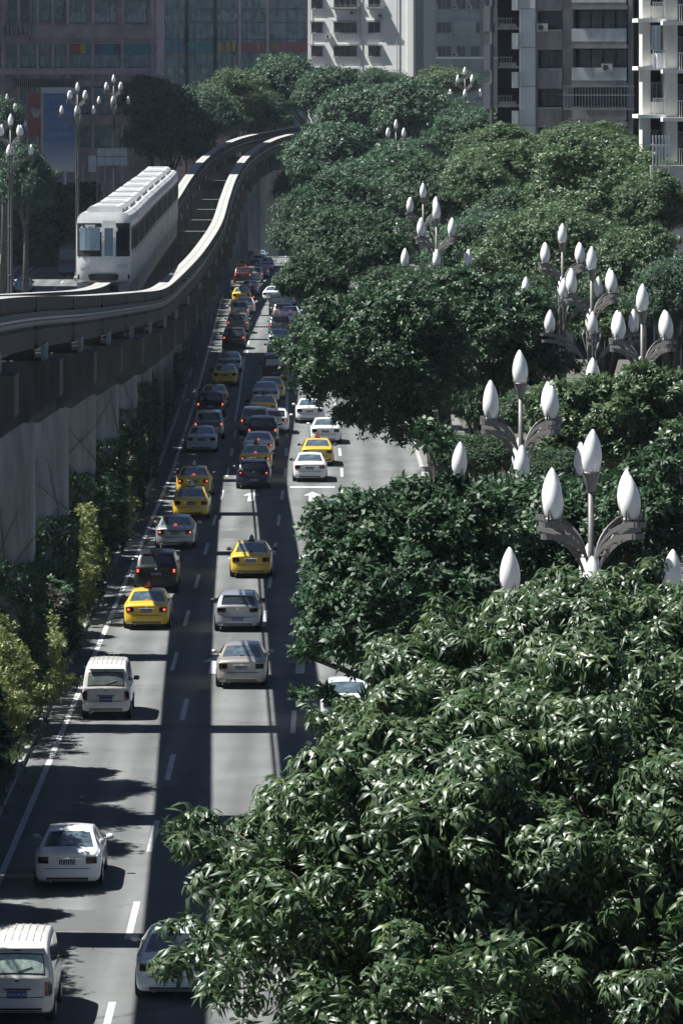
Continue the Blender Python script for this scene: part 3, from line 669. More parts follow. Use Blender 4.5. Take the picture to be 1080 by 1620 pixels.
# ------------------------------------------------------------------ train
M_tr = mat('train_white', (.62,.635,.63), .45, coat=.3, noise=(1.4, .9, (.47,.48,.475), .2))
M_trg = mat('train_skirt_grey', (.36,.37,.38), .5, noise=(.8, 1, (.25,.26,.27)))
M_trgl = mat('train_glass', (.014,.02,.025), .55, spec=.1)
tr = thing('monorail_train', 'white monorail train curving along the left beam with a row of roof units', 'train')
W = 1.47
BODY = [(-W*.80,3.78),(-W*.94,3.62),(-W,3.30),(-W,-.05),(-W*.97,-.10),(W*.97,-.10),(W,-.05),(W,3.30),(W*.94,3.62),(W*.80,3.78)]
NC = 8; LC = 14.7; GAP = .75; D = 283.2
for c_ in range(NC):
    a, b_ = D, D+LC
    m = MB(); v, f = sweep(lx, a, b_, BODY, 2.4); m.add(v, f); m.build('car_body', M_tr, tr, smooth=False)
    sk = MB()
    for sd in (-1, 1):
        v, f = sweep(lx, a+.25, b_-.25, [(sd*.62,-.12),(sd*(W-.02),-.12),(sd*(W-.10),-1.30),(sd*.66,-1.30)] if sd > 0 else [(-.66,-1.30),(-(W-.10),-1.30),(-(W-.02),-.12),(-.62,-.12)], 2.4); sk.add(v, f)
    sk.build('skirt', M_trg, tr)
    # roof unit: raised rounded hump, with grille
    hm = MB(); v, f = sweep(lx, a+1.6, b_-1.6, [(-.95,3.78),(-.95,3.95),(-.78,4.10),(.78,4.10),(.95,3.95),(.95,3.78)], 2.4); hm.add(v, f); ho = hm.build('roof_unit', M_tr, tr)
    gr = MB()
    for z0 in (a+3.2, b_-5.2):
        for u in range(5):
            v, f = sweep(lx, z0+u*.42, z0+u*.42+.22, [(.955,3.80),(.965,3.80),(.965,3.93),(.955,3.93)], 1); gr.add(v, f)
        v, f = sweep(lx, z0, z0+2.0, [(-.5,4.104),(-.5,4.125),(.5,4.125),(.5,4.104)], 1); gr.add(v, f)
    gr.build('roof_grille', M_trg, ho)
    # side windows and doors on both sides
    for sd in (-1, 1):
        z0 = a + .9; pat = [('w',1.5),('d',1.3),('w',1.9),('w',1.9),('d',1.3),('w',1.9),('w',1.9),('d',1.3),('w',1.0)]
        for kd, ln in pat:
            sA, sB = sd*(W+.004), sd*(W+.03)
            q = [(sA,1.75),(sB,1.75),(sB,3.0),(sA,3.0)] if kd == 'w' else [(sA,.95),(sB,.95),(sB,2.95),(sA,2.95)]
            if sd < 0: q = q[::-1]
            if kd == 'w':
                m = MB(); v, f = sweep(lx, z0+.22, z0+ln-.22, q, 2.4); m.add(v, f); m.build('side_window', M_trgl, tr)
            else:
                m = MB(); q2 = [(sd*(W+.002),.06),(sd*(W+.02),.06),(sd*(W+.02),3.1),(sd*(W+.002),3.1)]; q2 = q2 if sd > 0 else q2[::-1]
                v, f = sweep(lx, z0+.05, z0+ln-.05, q2, 2.4); m.add(v, f); dd = m.build('door', M_tr, tr)
                for u in (0, 1):
                    m = MB(); q3 = [(sd*(W+.022),1.5),(sd*(W+.035),1.5),(sd*(W+.035),2.85),(sd*(W+.022),2.85)]; q3 = q3 if sd > 0 else q3[::-1]
                    v, f = sweep(lx, z0+.15+u*.52, z0+.60+u*.52, q3, 2.4); m.add(v, f); m.build('pane', M_trgl, dd)
            z0 += ln
    if c_ < NC-1:
        m = MB(); v, f = sweep(lx, b_+.01, b_+GAP-.01, [(-1.2,3.45),(-1.2,.1),(1.2,.1),(1.2,3.45)], 1); m.add(v, f); m.build('gangway', M_dark, tr)
    D += LC + GAP
# cab front
p, tt, s = frame(lx, 283.2); ang = math.atan2(-tt.x, tt.y)
cab = Matrix.Translation(p) @ Matrix.Rotation(ang, 4, 'Z')
def cabpart(name, fn, m, par=tr, smooth=False):
    b_ = MB(); fn(b_); b_.v = [tuple(cab @ Vector(v)) for v in b_.v]; return b_.build(name, m, par, smooth)
def nose(b_):
    prof = [(-.0,0),(-.30,.04),(-.42,.25),(-.45,.9),(-.44,1.45),(-.30,2.9),(-.12,3.5),(0,3.76)]
    n = 10; vs = []
    for y, z in prof:
        wz = W*(1 if z < 3.2 else (.96 if z < 3.6 else .82))
        for i in range(n+1):
            u = -1+2*i/n; vs.append((u*wz, y*(1-abs(u)**5*.85), z))
    b_.add(vs, [(j*(n+1)+i, j*(n+1)+i+1, (j+1)*(n+1)+i+1, (j+1)*(n+1)+i) for j in range(len(prof)-1) for i in range(n)])
cabpart('cab_front', nose, M_tr, smooth=True)
def cy(z): return lin([(0,0),(.04,-.30),(.25,-.42),(.9,-.45),(1.45,-.44),(2.9,-.30),(3.5,-.12),(3.76,0)], z)
def plate_(x0, x1, z0, z1, off, th=.03, nx=4):
    def fn(b_):
        vs = []
        for z in (z0, (z0+z1)/2, z1):
            for i in range(nx+1):
                x = x0+(x1-x0)*i/nx; vs.append((x, cy(z)*(1-abs(x/W)**5*.85)-off, z))
        m = nx+1; b_.add(vs, [(j*m+i, j*m+i+1, (j+1)*m+i+1, (j+1)*m+i) for j in range(2) for i in range(nx)])
        for i in range(nx):  # thin rim below
            pass
    return fn
wl = cabpart('windscreen_surround', plate_(-1.42,-.10,1.42,3.22,.03), M_black)
cabpart('windscreen', plate_(-1.28,-.18,1.75,2.98,.045), mat('cab_glass', (.16,.21,.24), .12, spec=1, coat=1), wl)
wr = cabpart('windscreen_surround', plate_(.68,1.42,1.42,3.22,.03), M_black)
cabpart('windscreen', plate_(.76,1.30,1.75,2.98,.045), M_trgl, wr)
dr = cabpart('emergency_door', plate_(-.04,.62,1.30,3.35,.03), M_tr)
cabpart('door_window', plate_(.06,.52,1.45,2.95,.045), mat('door_glass', (.10,.14,.17), .15, coat=1), dr)
for x0 in (-1.30, .80): cabpart('headlight', plate_(x0, x0+.5, .78, 1.02, .03), mat('headlamp', (.45,.47,.47), .2, coat=1))
bm = cabpart('bumper_band', plate_(-1.40,1.42,.18,.44,.03), M_dark)
cabpart('coupler_cover', lambda b_: b_.box((.0,-.50,.30),(1.4,.16,.36)), M_black)
cabpart('tail_marker', lambda b_: b_.lathe([(.07,-.6),(.07,-.58)], (0,0,.34), 10), M_chrome)
cabpart('destination_board', plate_(-1.0,-.45,3.02,3.14,.05), mat('led_board', (.25,.27,.28), .5), wl)
cabpart('front_skirt', lambda b_: (b_.box((-1.12,-.05,-.62),(.62,.5,1.2)), b_.box((1.12,-.05,-.62),(.62,.5,1.2)), b_.box((0,.1,-.1),(1.7,.3,.14))), M_trg)
cabpart('wiper', lambda b_: (b_.tube([(-.75,-.47,1.45),(-.45,-.5,2.1)], .012, 5), b_.tube([(.5,-.47,1.42),(.2,-.5,1.25)], .012, 5)), M_black)
# ------------------------------------------------------------------ tulip street lamps
def bulb_mesh():
    b = MB(); b.lathe([(.10,.0),(.17,.05),(.225,.16),(.262,.32),(.268,.46),(.245,.62),(.20,.78),(.14,.92),(.075,1.03),(.02,1.10)], n=18); b.lathe([(.105,-.03),(.19,.045),(.192,.062),(.18,.07)], n=18)
    return b.mesh('bulb', M_bulb, True)
def claw_mesh():
    b = MB()
    for k in range(4):
        a = k*math.pi/2 + .4; M = Matrix.Rotation(a, 4, 'Z'); 
        for s in (-1, 1):
            vs = [M @ Vector(v) for v in ((.19,s*.02,.0),(.20,s*.09,.0),(.275,s*.012,.30),(.27,s*.03,.24),(.23,s*.05,.08))]
            b.add(vs, [(0,1,4),(1,3,4),(1,2,3),(0,4,3,2)])
    b.lathe([(.12,-.05),(.205,-.03),(.215,.04),(.16,.05)], n=12)
    return b.mesh('claw', M_lamp)
def cup_mesh():
    b = MB(); b.lathe([(.07,-.36),(.105,-.33),(.17,-.12),(.215,.06),(.235,.10),(.22,.11)], n=14)
    n = 12; vs = []
    for i in range(n+1):   # slanting ribbon round the bulb
        a = math.pi*(-.2+1.4*i/n); z = .12+.22*math.sin(math.pi*i/n)
        for dz in (0, .08): vs.append((math.cos(a)*.275, math.sin(a)*.275, z+dz))
    b.add(vs, [(2*i,2*i+2,2*i+3,2*i+1) for i in range(n)]); return b.mesh('cup', M_lamp, False)
def arm_mesh(Rr, H, w=.29):
    """two flat parallel ribbons curving up and out, wrapped round under the bulb"""
    b = MB(); 
    for (dr, dz, r0) in ((0, 0, .14), (-.05, -.25, .10)):
        n = 12; top = []
        for i in range(n+1):
            t = (math.pi/2)*(i/n)**.92; r = r0 + (Rr-r0+.24+dr)*(1-math.cos(t)); z = -H + (H-.06+dz*1)*math.sin(t) + dz*.0
            top.append((r, z))
        th = .115
        for s in (-1, 1):
            vs = []
            for i, (r, z) in enumerate(top):
                wy = s*(.05 + (w/2-.05)*min(1, i/5)); 
                vs += [(r, wy, z-th/2), (r, wy, z+th/2), (r, wy+s*.028, z+th/2), (r, wy+s*.028, z-th/2)]
            b.add(vs, [(4*i+k, 4*i+(k+1) % 4, 4*i+4+(k+1) % 4, 4*i+4+k) for i in range(n) for k in range(4)] + [(0,1,2,3), (4*n,4*n+1,4*n+2,4*n+3)])
        r, z = top[-1]; pts = []
        for q in range(7):
            a = -math.pi/2 + math.pi*q/6; pts.append((r + .13*math.cos(a), (w/2+.014)*math.sin(a), z))
        vs = []
        for x, y, z in pts: vs += [(x,y,z-th/2),(x,y,z+th/2)]
        b.add(vs, [(2*i,2*i+2,2*i+3,2*i+1) for i in range(6)])
        for i in (4, 7, 10): b.box((top[i][0], 0, top[i][1]), (.03, w*.9, .03))
    b.lathe([(.05,-.16),(.12,-.12),(.14,-.02)], (Rr,0,-.0), 10)
    return b.mesh('arm', M_lamp)
BUL, CLA, CUP = bulb_mesh(), claw_mesh(), cup_mesh()
ARM_U, ARM_L = arm_mesh(1.12, 1.35), arm_mesh(1.66, 1.75)
def lamp(px, ytop, D, label, rot=-.02, base=0, sc_=1.0, dark=False):
    p = at(px, ytop, D); Ht = p.z - base
    t = thing('tulip_street_lamp', label, 'street lamp', (p.x, D, base), rz=rot)
    zt = Ht - 1.10*sc_; zu = zt - .84*sc_; zl = zt - 2.42*sc_
    b = MB()
    for k in range(4):
        a = k*math.pi/2+.5; c, s = math.cos(a), math.sin(a)
        b.tube([(c*.22,s*.22,0),(c*.17,s*.17,2.0),(c*.13,s*.13,zl-1.2),(c*.10,s*.10,zl-.2)], [.08,.065,.06,.05], 7)
    b.lathe([(.42,0),(.42,.35),(.30,.5),(.26,.9)], n=12)
    for q in range(4): b.lathe([(.22,-.06),(.24,0),(.22,.06)], (0,0,1.2+(zl-3)*q/3), 10)
    b.build('pole', M_lamp, t, smooth=False)
    b = MB(); b.tube([(0,0,zl-1.6),(0,0,zt-.33)], .062*sc_, 9); b.lathe([(.06,-.05),(.17,0),(.19,.14),(.1,.2)], (0,0,zu-1.25*sc_), 12); b.build('upper_stem', M_lamp, t, smooth=True)
    def put(me, nm, loc, rz=0, par=t, s=1):
        o = link(nm, me, par, loc, rz); o.scale = tuple(s*sc_*f_*(1+.03*rnd.uniform(-1,1)) for f_ in ((.80,.80,.86) if nm in ('bulb','claw','cup') else (1,1,1))); return o
    put(CUP, 'cup', (0,0,zt)); put(BUL, 'bulb', (0,0,zt+.04))
    for k in range(4):
        a = math.pi/4 + .0 + k*math.pi/2; put(ARM_U, 'arm', (0,0,zu), a)
        q = (1.12*sc_*math.cos(a), 1.12*sc_*math.sin(a), zu); put(CLA, 'claw', q, a); put(BUL, 'bulb', q, a)
        a = k*math.pi/2; put(ARM_L, 'arm', (0,0,zl), a)
        q = (1.66*sc_*math.cos(a), 1.66*sc_*math.sin(a), zl); put(CLA, 'claw', q, a); put(BUL, 'bulb', q, a)
    for c_ in KIDS(t):
        if c_.name.startswith('bulb'): c_.rotation_euler.x = rnd.uniform(-.045,.045); c_.rotation_euler.y = rnd.uniform(-.045,.045)
    b = MB()
    for k in range(4):   # little curled hooks
        a = k*math.pi/2+.8; c, s = math.cos(a), math.sin(a)
        b.tube([(c*.1,s*.1,zl-1.1),(c*.42,s*.42,zl-.35),(c*.52,s*.52,zl-.05),(c*.45,s*.45,zl+.1),(c*.36,s*.36,zl+.03)], .022*sc_, 6)
    b.build('hook', M_steel, t)
    return t
lamp(934, 670, 108, 'nearest street lamp with large white tulip bulbs, lower arms buried in leaves', rot=-.02)
lamp(823, 547, 141, 'street lamp with white tulip bulbs standing left of the nearest one', rot=-.02)
lamp(1015, 444, 174, 'street lamp at the right edge with full curved ribbon arms and white tulip bulbs', rot=-.02)
lamp(935, 386, 207, 'street lamp with crowded bulbs between the right edge lamp and the one behind it', rot=-.02)
lamp(889, 349, 240, 'rear lamp of the crowded right-hand row, its top bulb highest of the row', rot=-.02)
lamp(690, 315, 273, 'front lamp of the twin cluster rising out of the dark trees in the middle', rot=-.02)
lamp(669, 286, 306, 'rear lamp of the twin cluster, only its top bulbs showing above the front one', rot=-.02, sc_=.95)
lamp(626, 187, 560, 'small far lamp whose bulbs show among the trees below the white block', sc_=1.05)
lamp(735, 104, 640, 'far lamp in front of the grey-green block, right of its twin', sc_=1.1)
lamp(712, 112, 680, 'far lamp in front of the grey-green block, left of its twin', rot=-.02, sc_=1.1)
lamp(17, 178, 427, 'tall lamp with white bulbs at the left edge in front of dark trees', rot=-.02)
lamp(12, 147, 500, 'lamp behind the left edge lamp, one bulb showing above it', rot=-.02)
lamp(123, 128, 546, 'shaded lamp in front of the blue banner', rot=-.02)
lamp(180, 116, 594, 'shaded lamp in front of the brick block right of the blue banner', rot=-.02)
lamp(297, 112, 800, 'faint far lamp in front of the glass front', rot=-.02)
lamp(318, 116, 760, 'faint far lamp among dark trees, right of its twin', rot=-.02)
# ------------------------------------------------------------------ cars
SPEC = {
 'sedan': dict(L=4.7, z0=.25, top=[(0,.94),(.07,1.03),(.30,1.065),(.60,1.075),(.68,1.09),(1.48,1.40),(1.85,1.452),(2.3,1.46),(2.8,1.43),(3.70,1.03),(4.35,.88),(4.62,.70),(4.7,.50)],
    belt=[(0,.90),(.5,.985),(2,.94),(3.7,.90),(4.7,.48)], w=[(0,.80),(.05,.845),(.2,.88),(1.0,.905),(3.5,.90),(4.3,.86),(4.6,.76),(4.7,.66)],
    rg=(.70,1.46), ws=(2.86,3.66), sw=[(1.12,1.98),(2.06,3.25)], wheels=(.98,3.72), tail=(.50,.79,.72,.90), plate=(.70,.80)),
 'hatch': dict(L=4.2, z0=.25, top=[(0,.97),(.05,1.06),(.40,1.37),(.50,1.43),(.75,1.47),(1.6,1.49),(2.3,1.46),(3.2,1.03),(3.9,.88),(4.1,.72),(4.2,.5)],
    belt=[(0,.94),(.3,.98),(2,.93),(3.2,.90),(4.2,.48)], w=[(0,.80),(.05,.845),(.2,.88),(.9,.90),(3.2,.90),(3.9,.85),(4.2,.68)],
    rg=(.075,.40), ws=(2.36,3.14), sw=[(.62,1.40),(1.48,2.7)], wheels=(.72,3.32), tail=(.46,.79,.78,.94), plate=(.44,.54)),
 'suv': dict(L=4.55, z0=.30, top=[(0,1.08),(.05,1.16),(.34,1.54),(.44,1.62),(.7,1.68),(1.8,1.71),(2.6,1.66),(3.45,1.16),(4.2,1.0),(4.45,.85),(4.55,.6)],
    belt=[(0,1.05),(.3,1.08),(2,1.05),(3.4,1.02),(4.55,.55)], w=[(0,.82),(.05,.865),(.2,.90),(.9,.925),(3.4,.92),(4.2,.88),(4.55,.7)],
    rg=(.08,.36), ws=(2.68,3.4), sw=[(.55,1.30),(1.38,2.16),(2.22,3.0)], wheels=(.86,3.55), tail=(.60,.81,.82,1.05), plate=(.74,.85)),
 'van': dict(L=3.95, z0=.30, top=[(0,1.08),(.03,1.14),(.17,1.62),(.24,1.74),(.42,1.83),(1.2,1.89),(2.6,1.87),(3.0,1.76),(3.6,1.16),(3.88,.95),(3.95,.6)],
    belt=[(0,1.05),(.3,1.08),(2,1.05),(3.5,1.0),(3.95,.55)], w=[(0,.76),(.05,.80),(.2,.815),(3.2,.81),(3.8,.76),(3.95,.66)],
    rg=(.045,.165), ws=(3.04,3.55), sw=[(.40,1.10),(1.18,1.95),(2.03,2.95)], wheels=(.72,3.1), tail=(.62,.75,.66,.98), plate=(.62,.76)),
}
def make_car(kind):
    S_ = SPEC[kind]; L, z0 = S_['L'], S_['z0']
    def sm(tab, y, w=.045): return sum(lin(tab, min(max(y+d*w, 0), L)) for d in (-1,-.5,0,.5,1))/5 if .05 < y < L-.05 else lin(tab, y)
    top = lambda y: sm(S_['top'], y); hw = lambda y: sm(S_['w'], y, .08)
    belt = lambda y: min(lin(S_['belt'], y), top(y)-.03)
    def shape(x, y, z):
        f1 = max(0, 1-y/.7); A = .13*f1*(abs(x)/.9)**4
        f2 = max(0, 1-y/.22); zz = (z-z0)/1.0
        Rz = lin([(0,.07),(.06,.015),(.14,0),(.30,0),(.345,.035),(.40,.05),(.60,.045),(.75,.0)], zz)*f2
        f3 = max(0, 1-(L-y)/.9); B = .30*f3*(abs(x)/.9)**3
        return (x, y + A + Rz - B, z)
    crown = .035
    def xr(y): 
        g_ = top(y)-belt(y); return hw(y)*.955 - {'sedan':.50,'hatch':.37,'suv':.31,'van':.17}[kind]*g_ - .02
    def topz(x, y): return top(y) - crown*(x/xr(y))**2
    def ring(y):
        w, zb, zt = hw(y), belt(y), top(y); g_ = zt-zb; k = min(1, max(0, g_/.3)); X = xr(y)
        p = [(0,z0),(w*.90,z0),(w*.965,z0+.05),(w*.99,z0+.16),(w,(z0+zb)*.52),(w*.995,zb-.16*(1-.3*k)),(w*.985,zb-.02),(w*.965, zb+min(.02,g_*.3)),
             (X+.055*k+.02*(1-k), zt-crown-.07*k-.012), (X+.018, zt-crown-.015)]
        for u in (1,.9,.7,.45,.2,0): p.append((X*u, topz(X*u, y)))
        return p
    ys = [0,.02,.05,.08,.12,.17,.23,.30,.38,.46,.55,.65,.75,.9,1.05,1.2,1.35,1.5,1.65,1.8,2.0,2.2,2.4,2.6,2.8,3.0,3.15,3.3,3.45,3.6,3.75,3.9]
    ys = [y for y in ys if y < L-.6] + [L-.55,L-.42,L-.3,L-.2,L-.12,L-.06,L-.02,L]
    root = thing('car', 'car', 'car'); b = MB(); n = len(ring(0))
    for y in ys:
        rg_ = ring(y); full = [(-x, z) for x, z in rg_[1:-1]][::-1]
        loop = rg_ + full       # right side bottom->top centre, then left side top->bottom
        b.v += [shape(x, y, z) for x, z in loop]
    m = 2*n-2
    for j in range(len(ys)-1):
        for i in range(m): b.f.append((j*m+i, j*m+(i+1) % m, (j+1)*m+(i+1) % m, (j+1)*m+i)); b.m.append(0)
    for yy, j in ((0,0), (L,len(ys)-1)):   # caps as strips between mirrored ring points
        rg_ = ring(yy); cols = 9; base = len(b.v)
        for i in range(1, n-1):
            for c in range(cols):
                x = rg_[i][0]*(-1+2*c/(cols-1)); b.v.append(shape(x, yy, rg_[i][1]))
        for i in range(n-3):
            for c in range(cols-1):
                q = (base+i*cols+c, base+i*cols+c+1, base+(i+1)*cols+c+1, base+(i+1)*cols+c)
                b.f.append(q if j == 0 else q[::-1]); b.m.append(0)
    me = b.mesh('body', P['white'], True); me.validate()
    import bmesh
    bm = bmesh.new(); bm.from_mesh(me); bmesh.ops.remove_doubles(bm, verts=bm.verts, dist=.0005); bmesh.ops.recalc_face_normals(bm, faces=bm.faces); bm.to_mesh(me); bm.free()
    me.set_sharp_from_angle(angle=R(48)); link('body', me, root)
    def part(nm, fn, m_, sm_=False, par=root): q = MB(); fn(q); return q.build(nm, m_, par, sm_)
    def rear_patch(x0, x1, za, zb_, off=.012, nx=6, nz=3, th=.03):
        def fn(q):
            vs = []
            for i in range(nz+1):
                z = za+(zb_-za)*i/nz
                for k in range(nx+1):
                    x = x0+(x1-x0)*k/nx; v = shape(x, 0, z); vs.append((v[0], v[1]-off, v[2]))
            mm = nx+1; q.add(vs, [(i*mm+k, i*mm+k+1, (i+1)*mm+k+1, (i+1)*mm+k) for i in range(nz) for k in range(nx)])
            edge = [k for k in range(mm)] + [i*mm+nx for i in range(1,nz+1)] + [nz*mm+k for k in range(nx-1,-1,-1)] + [i*mm for i in range(nz-1,0,-1)]
            o = [vs[e] for e in edge]; bk = [(x, y+th, z) for x, y, z in o]; ne = len(edge)
            q.add(o+bk, [(i, ne+i, ne+(i+1) % ne, (i+1) % ne) for i in range(ne)])
        return fn
    def top_patch(ya, yb, fr=.84, off=.007, ny=7, nx=8, taper=0):
        def fn(q):
            vs = []
            for i in range(ny+1):
                y = ya+(yb-ya)*i/ny; e = .006; sl = (top(y+e)-top(y-e))/(2*e); nl = math.hypot(1, sl)
                for k in range(nx+1):
                    x = (-1+2*k/nx)*(xr(y)*fr); v = shape(x, y, topz(x, y)); vs.append((v[0], v[1]-sl/nl*off, v[2]+off/nl))
            mm = nx+1; q.add(vs, [(i*mm+k, i*mm+k+1, (i+1)*mm+k+1, (i+1)*mm+k) for i in range(ny) for k in range(nx)])
        return fn
    def side_patch(ya, yb, sd, off=.008):
        def fn(q):
            vs = []; ny = 7
            for i in range(ny+1):
                y = ya+(yb-ya)*i/ny; r = ring(y); a, c = r[7], r[8]
                for t in (.10, .5, .93):
                    v = shape(a[0]+(c[0]-a[0])*t, y, a[1]+(c[1]-a[1])*t); vs.append((sd*(v[0]+off), v[1], v[2]+off*.4))
            q.add(vs, [((i*3+k, (i+1)*3+k, (i+1)*3+k+1, i*3+k+1) if sd > 0 else (i*3+k, i*3+k+1, (i+1)*3+k+1, (i+1)*3+k)) for i in range(ny) for k in range(2)])
        return fn
    ya, yb = S_['rg']; rw = part('rear_window', top_patch(ya, yb), M_glass, True)
    part('window_trim', top_patch(ya-.012, yb+.012, .87, .004), M_black, True)
    part('windscreen', top_patch(*S_['ws']), M_glass, True)
    for sd in (-1, 1):
        for a, c in S_['sw']: part('side_window', side_patch(a, c, sd), M_glass, True)
    tx0, tx1, tz0, tz1 = S_['tail']
    for sd in (-1, 1):
        x0, x1 = (tx0, tx1) if sd > 0 else (-tx1, -tx0)
        tl = part('tail_light', rear_patch(x0, x1, tz0, tz1, .014), M_tail if kind != 'hatch' else M_taildark, True)
        xm = (x0+x1)/2 + sd*.05; part('lamp_lens', rear_patch(xm-.045, xm+.045, tz0+.05, tz1-.05, .024, 3, 2), M_taildark, True, tl)
    pz0, pz1 = S_['plate']; pl_ = part('licence_plate', rear_patch(-.22, .22, pz0, pz1+.03, .016, 4, 1), M_plate)
    def glyphs(q):
        for k in range(7):
            x = -.175+.058*k + (.012 if k > 1 else 0); v = shape(x, 0, pz0+.065); q.box((x, v[1]-.032, pz0+.065), (.012, .006, .085))
            q.box((x+.02, v[1]-.032, pz0+.065+(.03 if k % 2 else -.03)), (.022, .006, .014))
    part('plate_lettering', glyphs, M_plateink, False, pl_)
    part('bumper_insert', rear_patch(-.56, .56, z0+.015, z0+.10, .010, 6, 1), M_black)
    part('boot_seam', rear_patch(-.60, .60, z0+.335, z0+.350, .006, 8, 1, .01), M_black)
    part('badge', rear_patch(-.045, .045, tz1-.06 if kind != 'van' else 1.0, (tz1-.0 if kind != 'van' else 1.05), .016, 2, 1), M_chrome)
    if kind in ('van', 'sedan'): part('trim_strip', rear_patch(-.30, .30, pz1+.045, pz1+.075, .018, 4, 1), M_chrome if kind == 'sedan' else M_black)
    part('high_brake_lamp', (lambda q: q.box((0, ya+.02 if kind == 'sedan' else yb+.03, top(ya+.02)+.022 if kind == 'sedan' else top(yb+.03)+.012), (.15,.04,.02))), M_taildark)
    if kind != 'sedan':
        part('rear_wiper', lambda q: q.tube([shape(.02, ya+.0, topz(0, ya)+.03), shape(.33, ya+(yb-ya)*.25, topz(.3, ya+(yb-ya)*.25)+.03)], .012, 5), M_black)
        part('roof_spoiler', lambda q: q.box((0, yb+.04, top(yb+.06)+.012), (xr(yb)*1.7, .14, .03), rx=.15), P['white'])
    part('underbody', lambda q: q.box((0, L/2+.08, z0-.02), (1.42, L-.6, .10)), M_black)
    part('exhaust_pipe', lambda q: q.tube([(-.45, .09, z0-.02), (-.45, .4, z0-.02)], .032, 8), M_steel)
    for yw in S_['wheels']:
        for sd in (-1, 1):
            w = hw(yw); rad = .325 if kind != 'van' else .29
            part('wheel_well_dark', lambda q: q.add([(sd*(w+.004), yw+(rad+.05)*math.cos(a), max(z0-.03, rad+(rad+.05)*math.sin(a))) for a in [math.pi*(-.15+1.3*k/14) for k in range(15)]], [tuple(range(15)) if sd > 0 else tuple(range(14,-1,-1))]), M_black)  # flat black disc stands in for the dark wheel opening
            wh = thing('wheel', None, None, (0,0,0)); wh.parent = root
            Mx = Matrix.Translation((sd*(w-.095), yw, rad)) @ Matrix.Rotation(R(90), 4, 'Y')
            part('tyre', lambda q: q.lathe([(rad*.62,-.11),(rad*.93,-.11),(rad,-.08),(rad,.08),(rad*.93,.11),(rad*.62,.11)], n=18, M=Mx), M_rubber, False, wh)
            part('rim', lambda q: q.lathe([(rad*.15,-.118),(rad*.6,-.112),(rad*.66,-.10),(rad*.66,.10),(rad*.6,.112),(rad*.15,.118)], n=10, M=Mx), M_rim, False, wh)
    ym = S_['sw'][-1][1]-.12
    for sd in (-1, 1):
        zc = belt(ym)+.09
        def fn(q):
            q.lathe([(.02,-.10),(.085,-.085),(.105,-.02),(.10,.06),(.05,.10)], n=10, M=Matrix.Translation((sd*(hw(ym)+.11), ym, zc)) @ Matrix.Rotation(R(90), 4, 'Y') @ Matrix.Scale(.75, 4, (1,0,0)))
            q.box((sd*(hw(ym)-.01), ym, zc-.04), (.10,.05,.03))
        mo = part('wing_mirror', fn, P['white'], False)
        part('mirror_glass', lambda q: q.box((sd*(hw(ym)+.115), ym-.082, zc), (.15,.006,.10)), M_glass, False, mo)
    if kind == 'van':
        def ribs(q):
            for k in range(7):
                x = -.48+.16*k; pts = [(x, y, topz(x, y)+.004) for y in (.5,1.0,1.8,2.6)]; q.tube(pts, .016, 6)
        part('roof_rib', ribs, P['white'])
    return root
PROTO = {k: make_car(k) for k in SPEC}
def add_sign(root, colr, L=.0):
    m = mat('roof_sign_'+colr, {'red':(.45,.06,.05),'white':(.62,.68,.74),'green':(.05,.22,.20),'dark':(.10,.03,.06)}[colr], .4, coat=.5)
    b = MB(); vs = [(-.11,0,0),(.11,0,0),(.11,.16,0),(-.11,.16,0),(-.085,.03,.18),(.085,.03,.18),(.085,.13,.18),(-.085,.13,.18),(0,.05,.30),(0,.11,.30)]
    b.add(vs, [(0,1,5,4),(1,2,6,5),(2,3,7,6),(3,0,4,7),(4,5,8),(6,7,9),(5,6,9,8),(7,4,8,9),(3,2,1,0)])
    s = b.build('roof_sign', m, root, loc=(0,1.95,1.452)); 
    b = MB(); b.box((0,.08,.02),(.30,.20,.04)); b.build('sign_foot', M_black, s)
def setmat(o, m, slot=0):
    o.material_slots[slot].link = 'OBJECT'; o.material_slots[slot].material = m
used = set()
def car(kind, col, xpx, ypx, label, lit=False, cat=None, sign=None, glass=None, name=None, mirror=None, yaw=0, s=1.0, tailm=None, X=None, D=None, plate=None, second=None):
    D = D or DG(ypx); X_ = X if X is not None else (xpx-540)*D/F
    if kind in used: t = copy_tree(PROTO[kind])
    else: t = PROTO[kind]; used.add(kind)
    t.location = (X_, D-.15, 0); a = math.atan((cx(D+6)-cx(D-2))/8); t.rotation_euler.z = -a + R(yaw); t.scale = (s, s, s)
    t['label'] = label; t['category'] = cat or {'sedan':'car','hatch':'car','suv':'car','van':'van'}[kind]
    t.name = name or {'sedan':'parked_car','hatch':'hatchback_car','suv':'estate_car','van':'minivan'}[kind].replace('parked_car','saloon_car')
    t['group'] = 'cars queuing on the road'
    for c in t.children:
        nm = c.name.split('.')[0]
        if nm in ('body','roof_spoiler','roof_rib'): setmat(c, P[col])
        if nm == 'wing_mirror': setmat(c, mirror or (P[col] if not cat == 'taxi' else M_black))
        if nm == 'rear_window' and glass: setmat(c, glass)
        if nm == 'licence_plate' and plate: setmat(c, plate)
        if nm == 'tail_light':
            if tailm: setmat(c, tailm)
            if lit:
                for q in c.children: setmat(q, M_taillit)
        if nm == 'high_brake_lamp' and lit: setmat(c, M_taillit)
    if sign: add_sign(t, sign)
    return t
rw = mat('painted_reflection_window', (.10,.14,.17), .08, spec=1, coat=1, noise=(2.2, .9, (.02,.03,.035)))  # paler blotches paint reflections into the glass colour
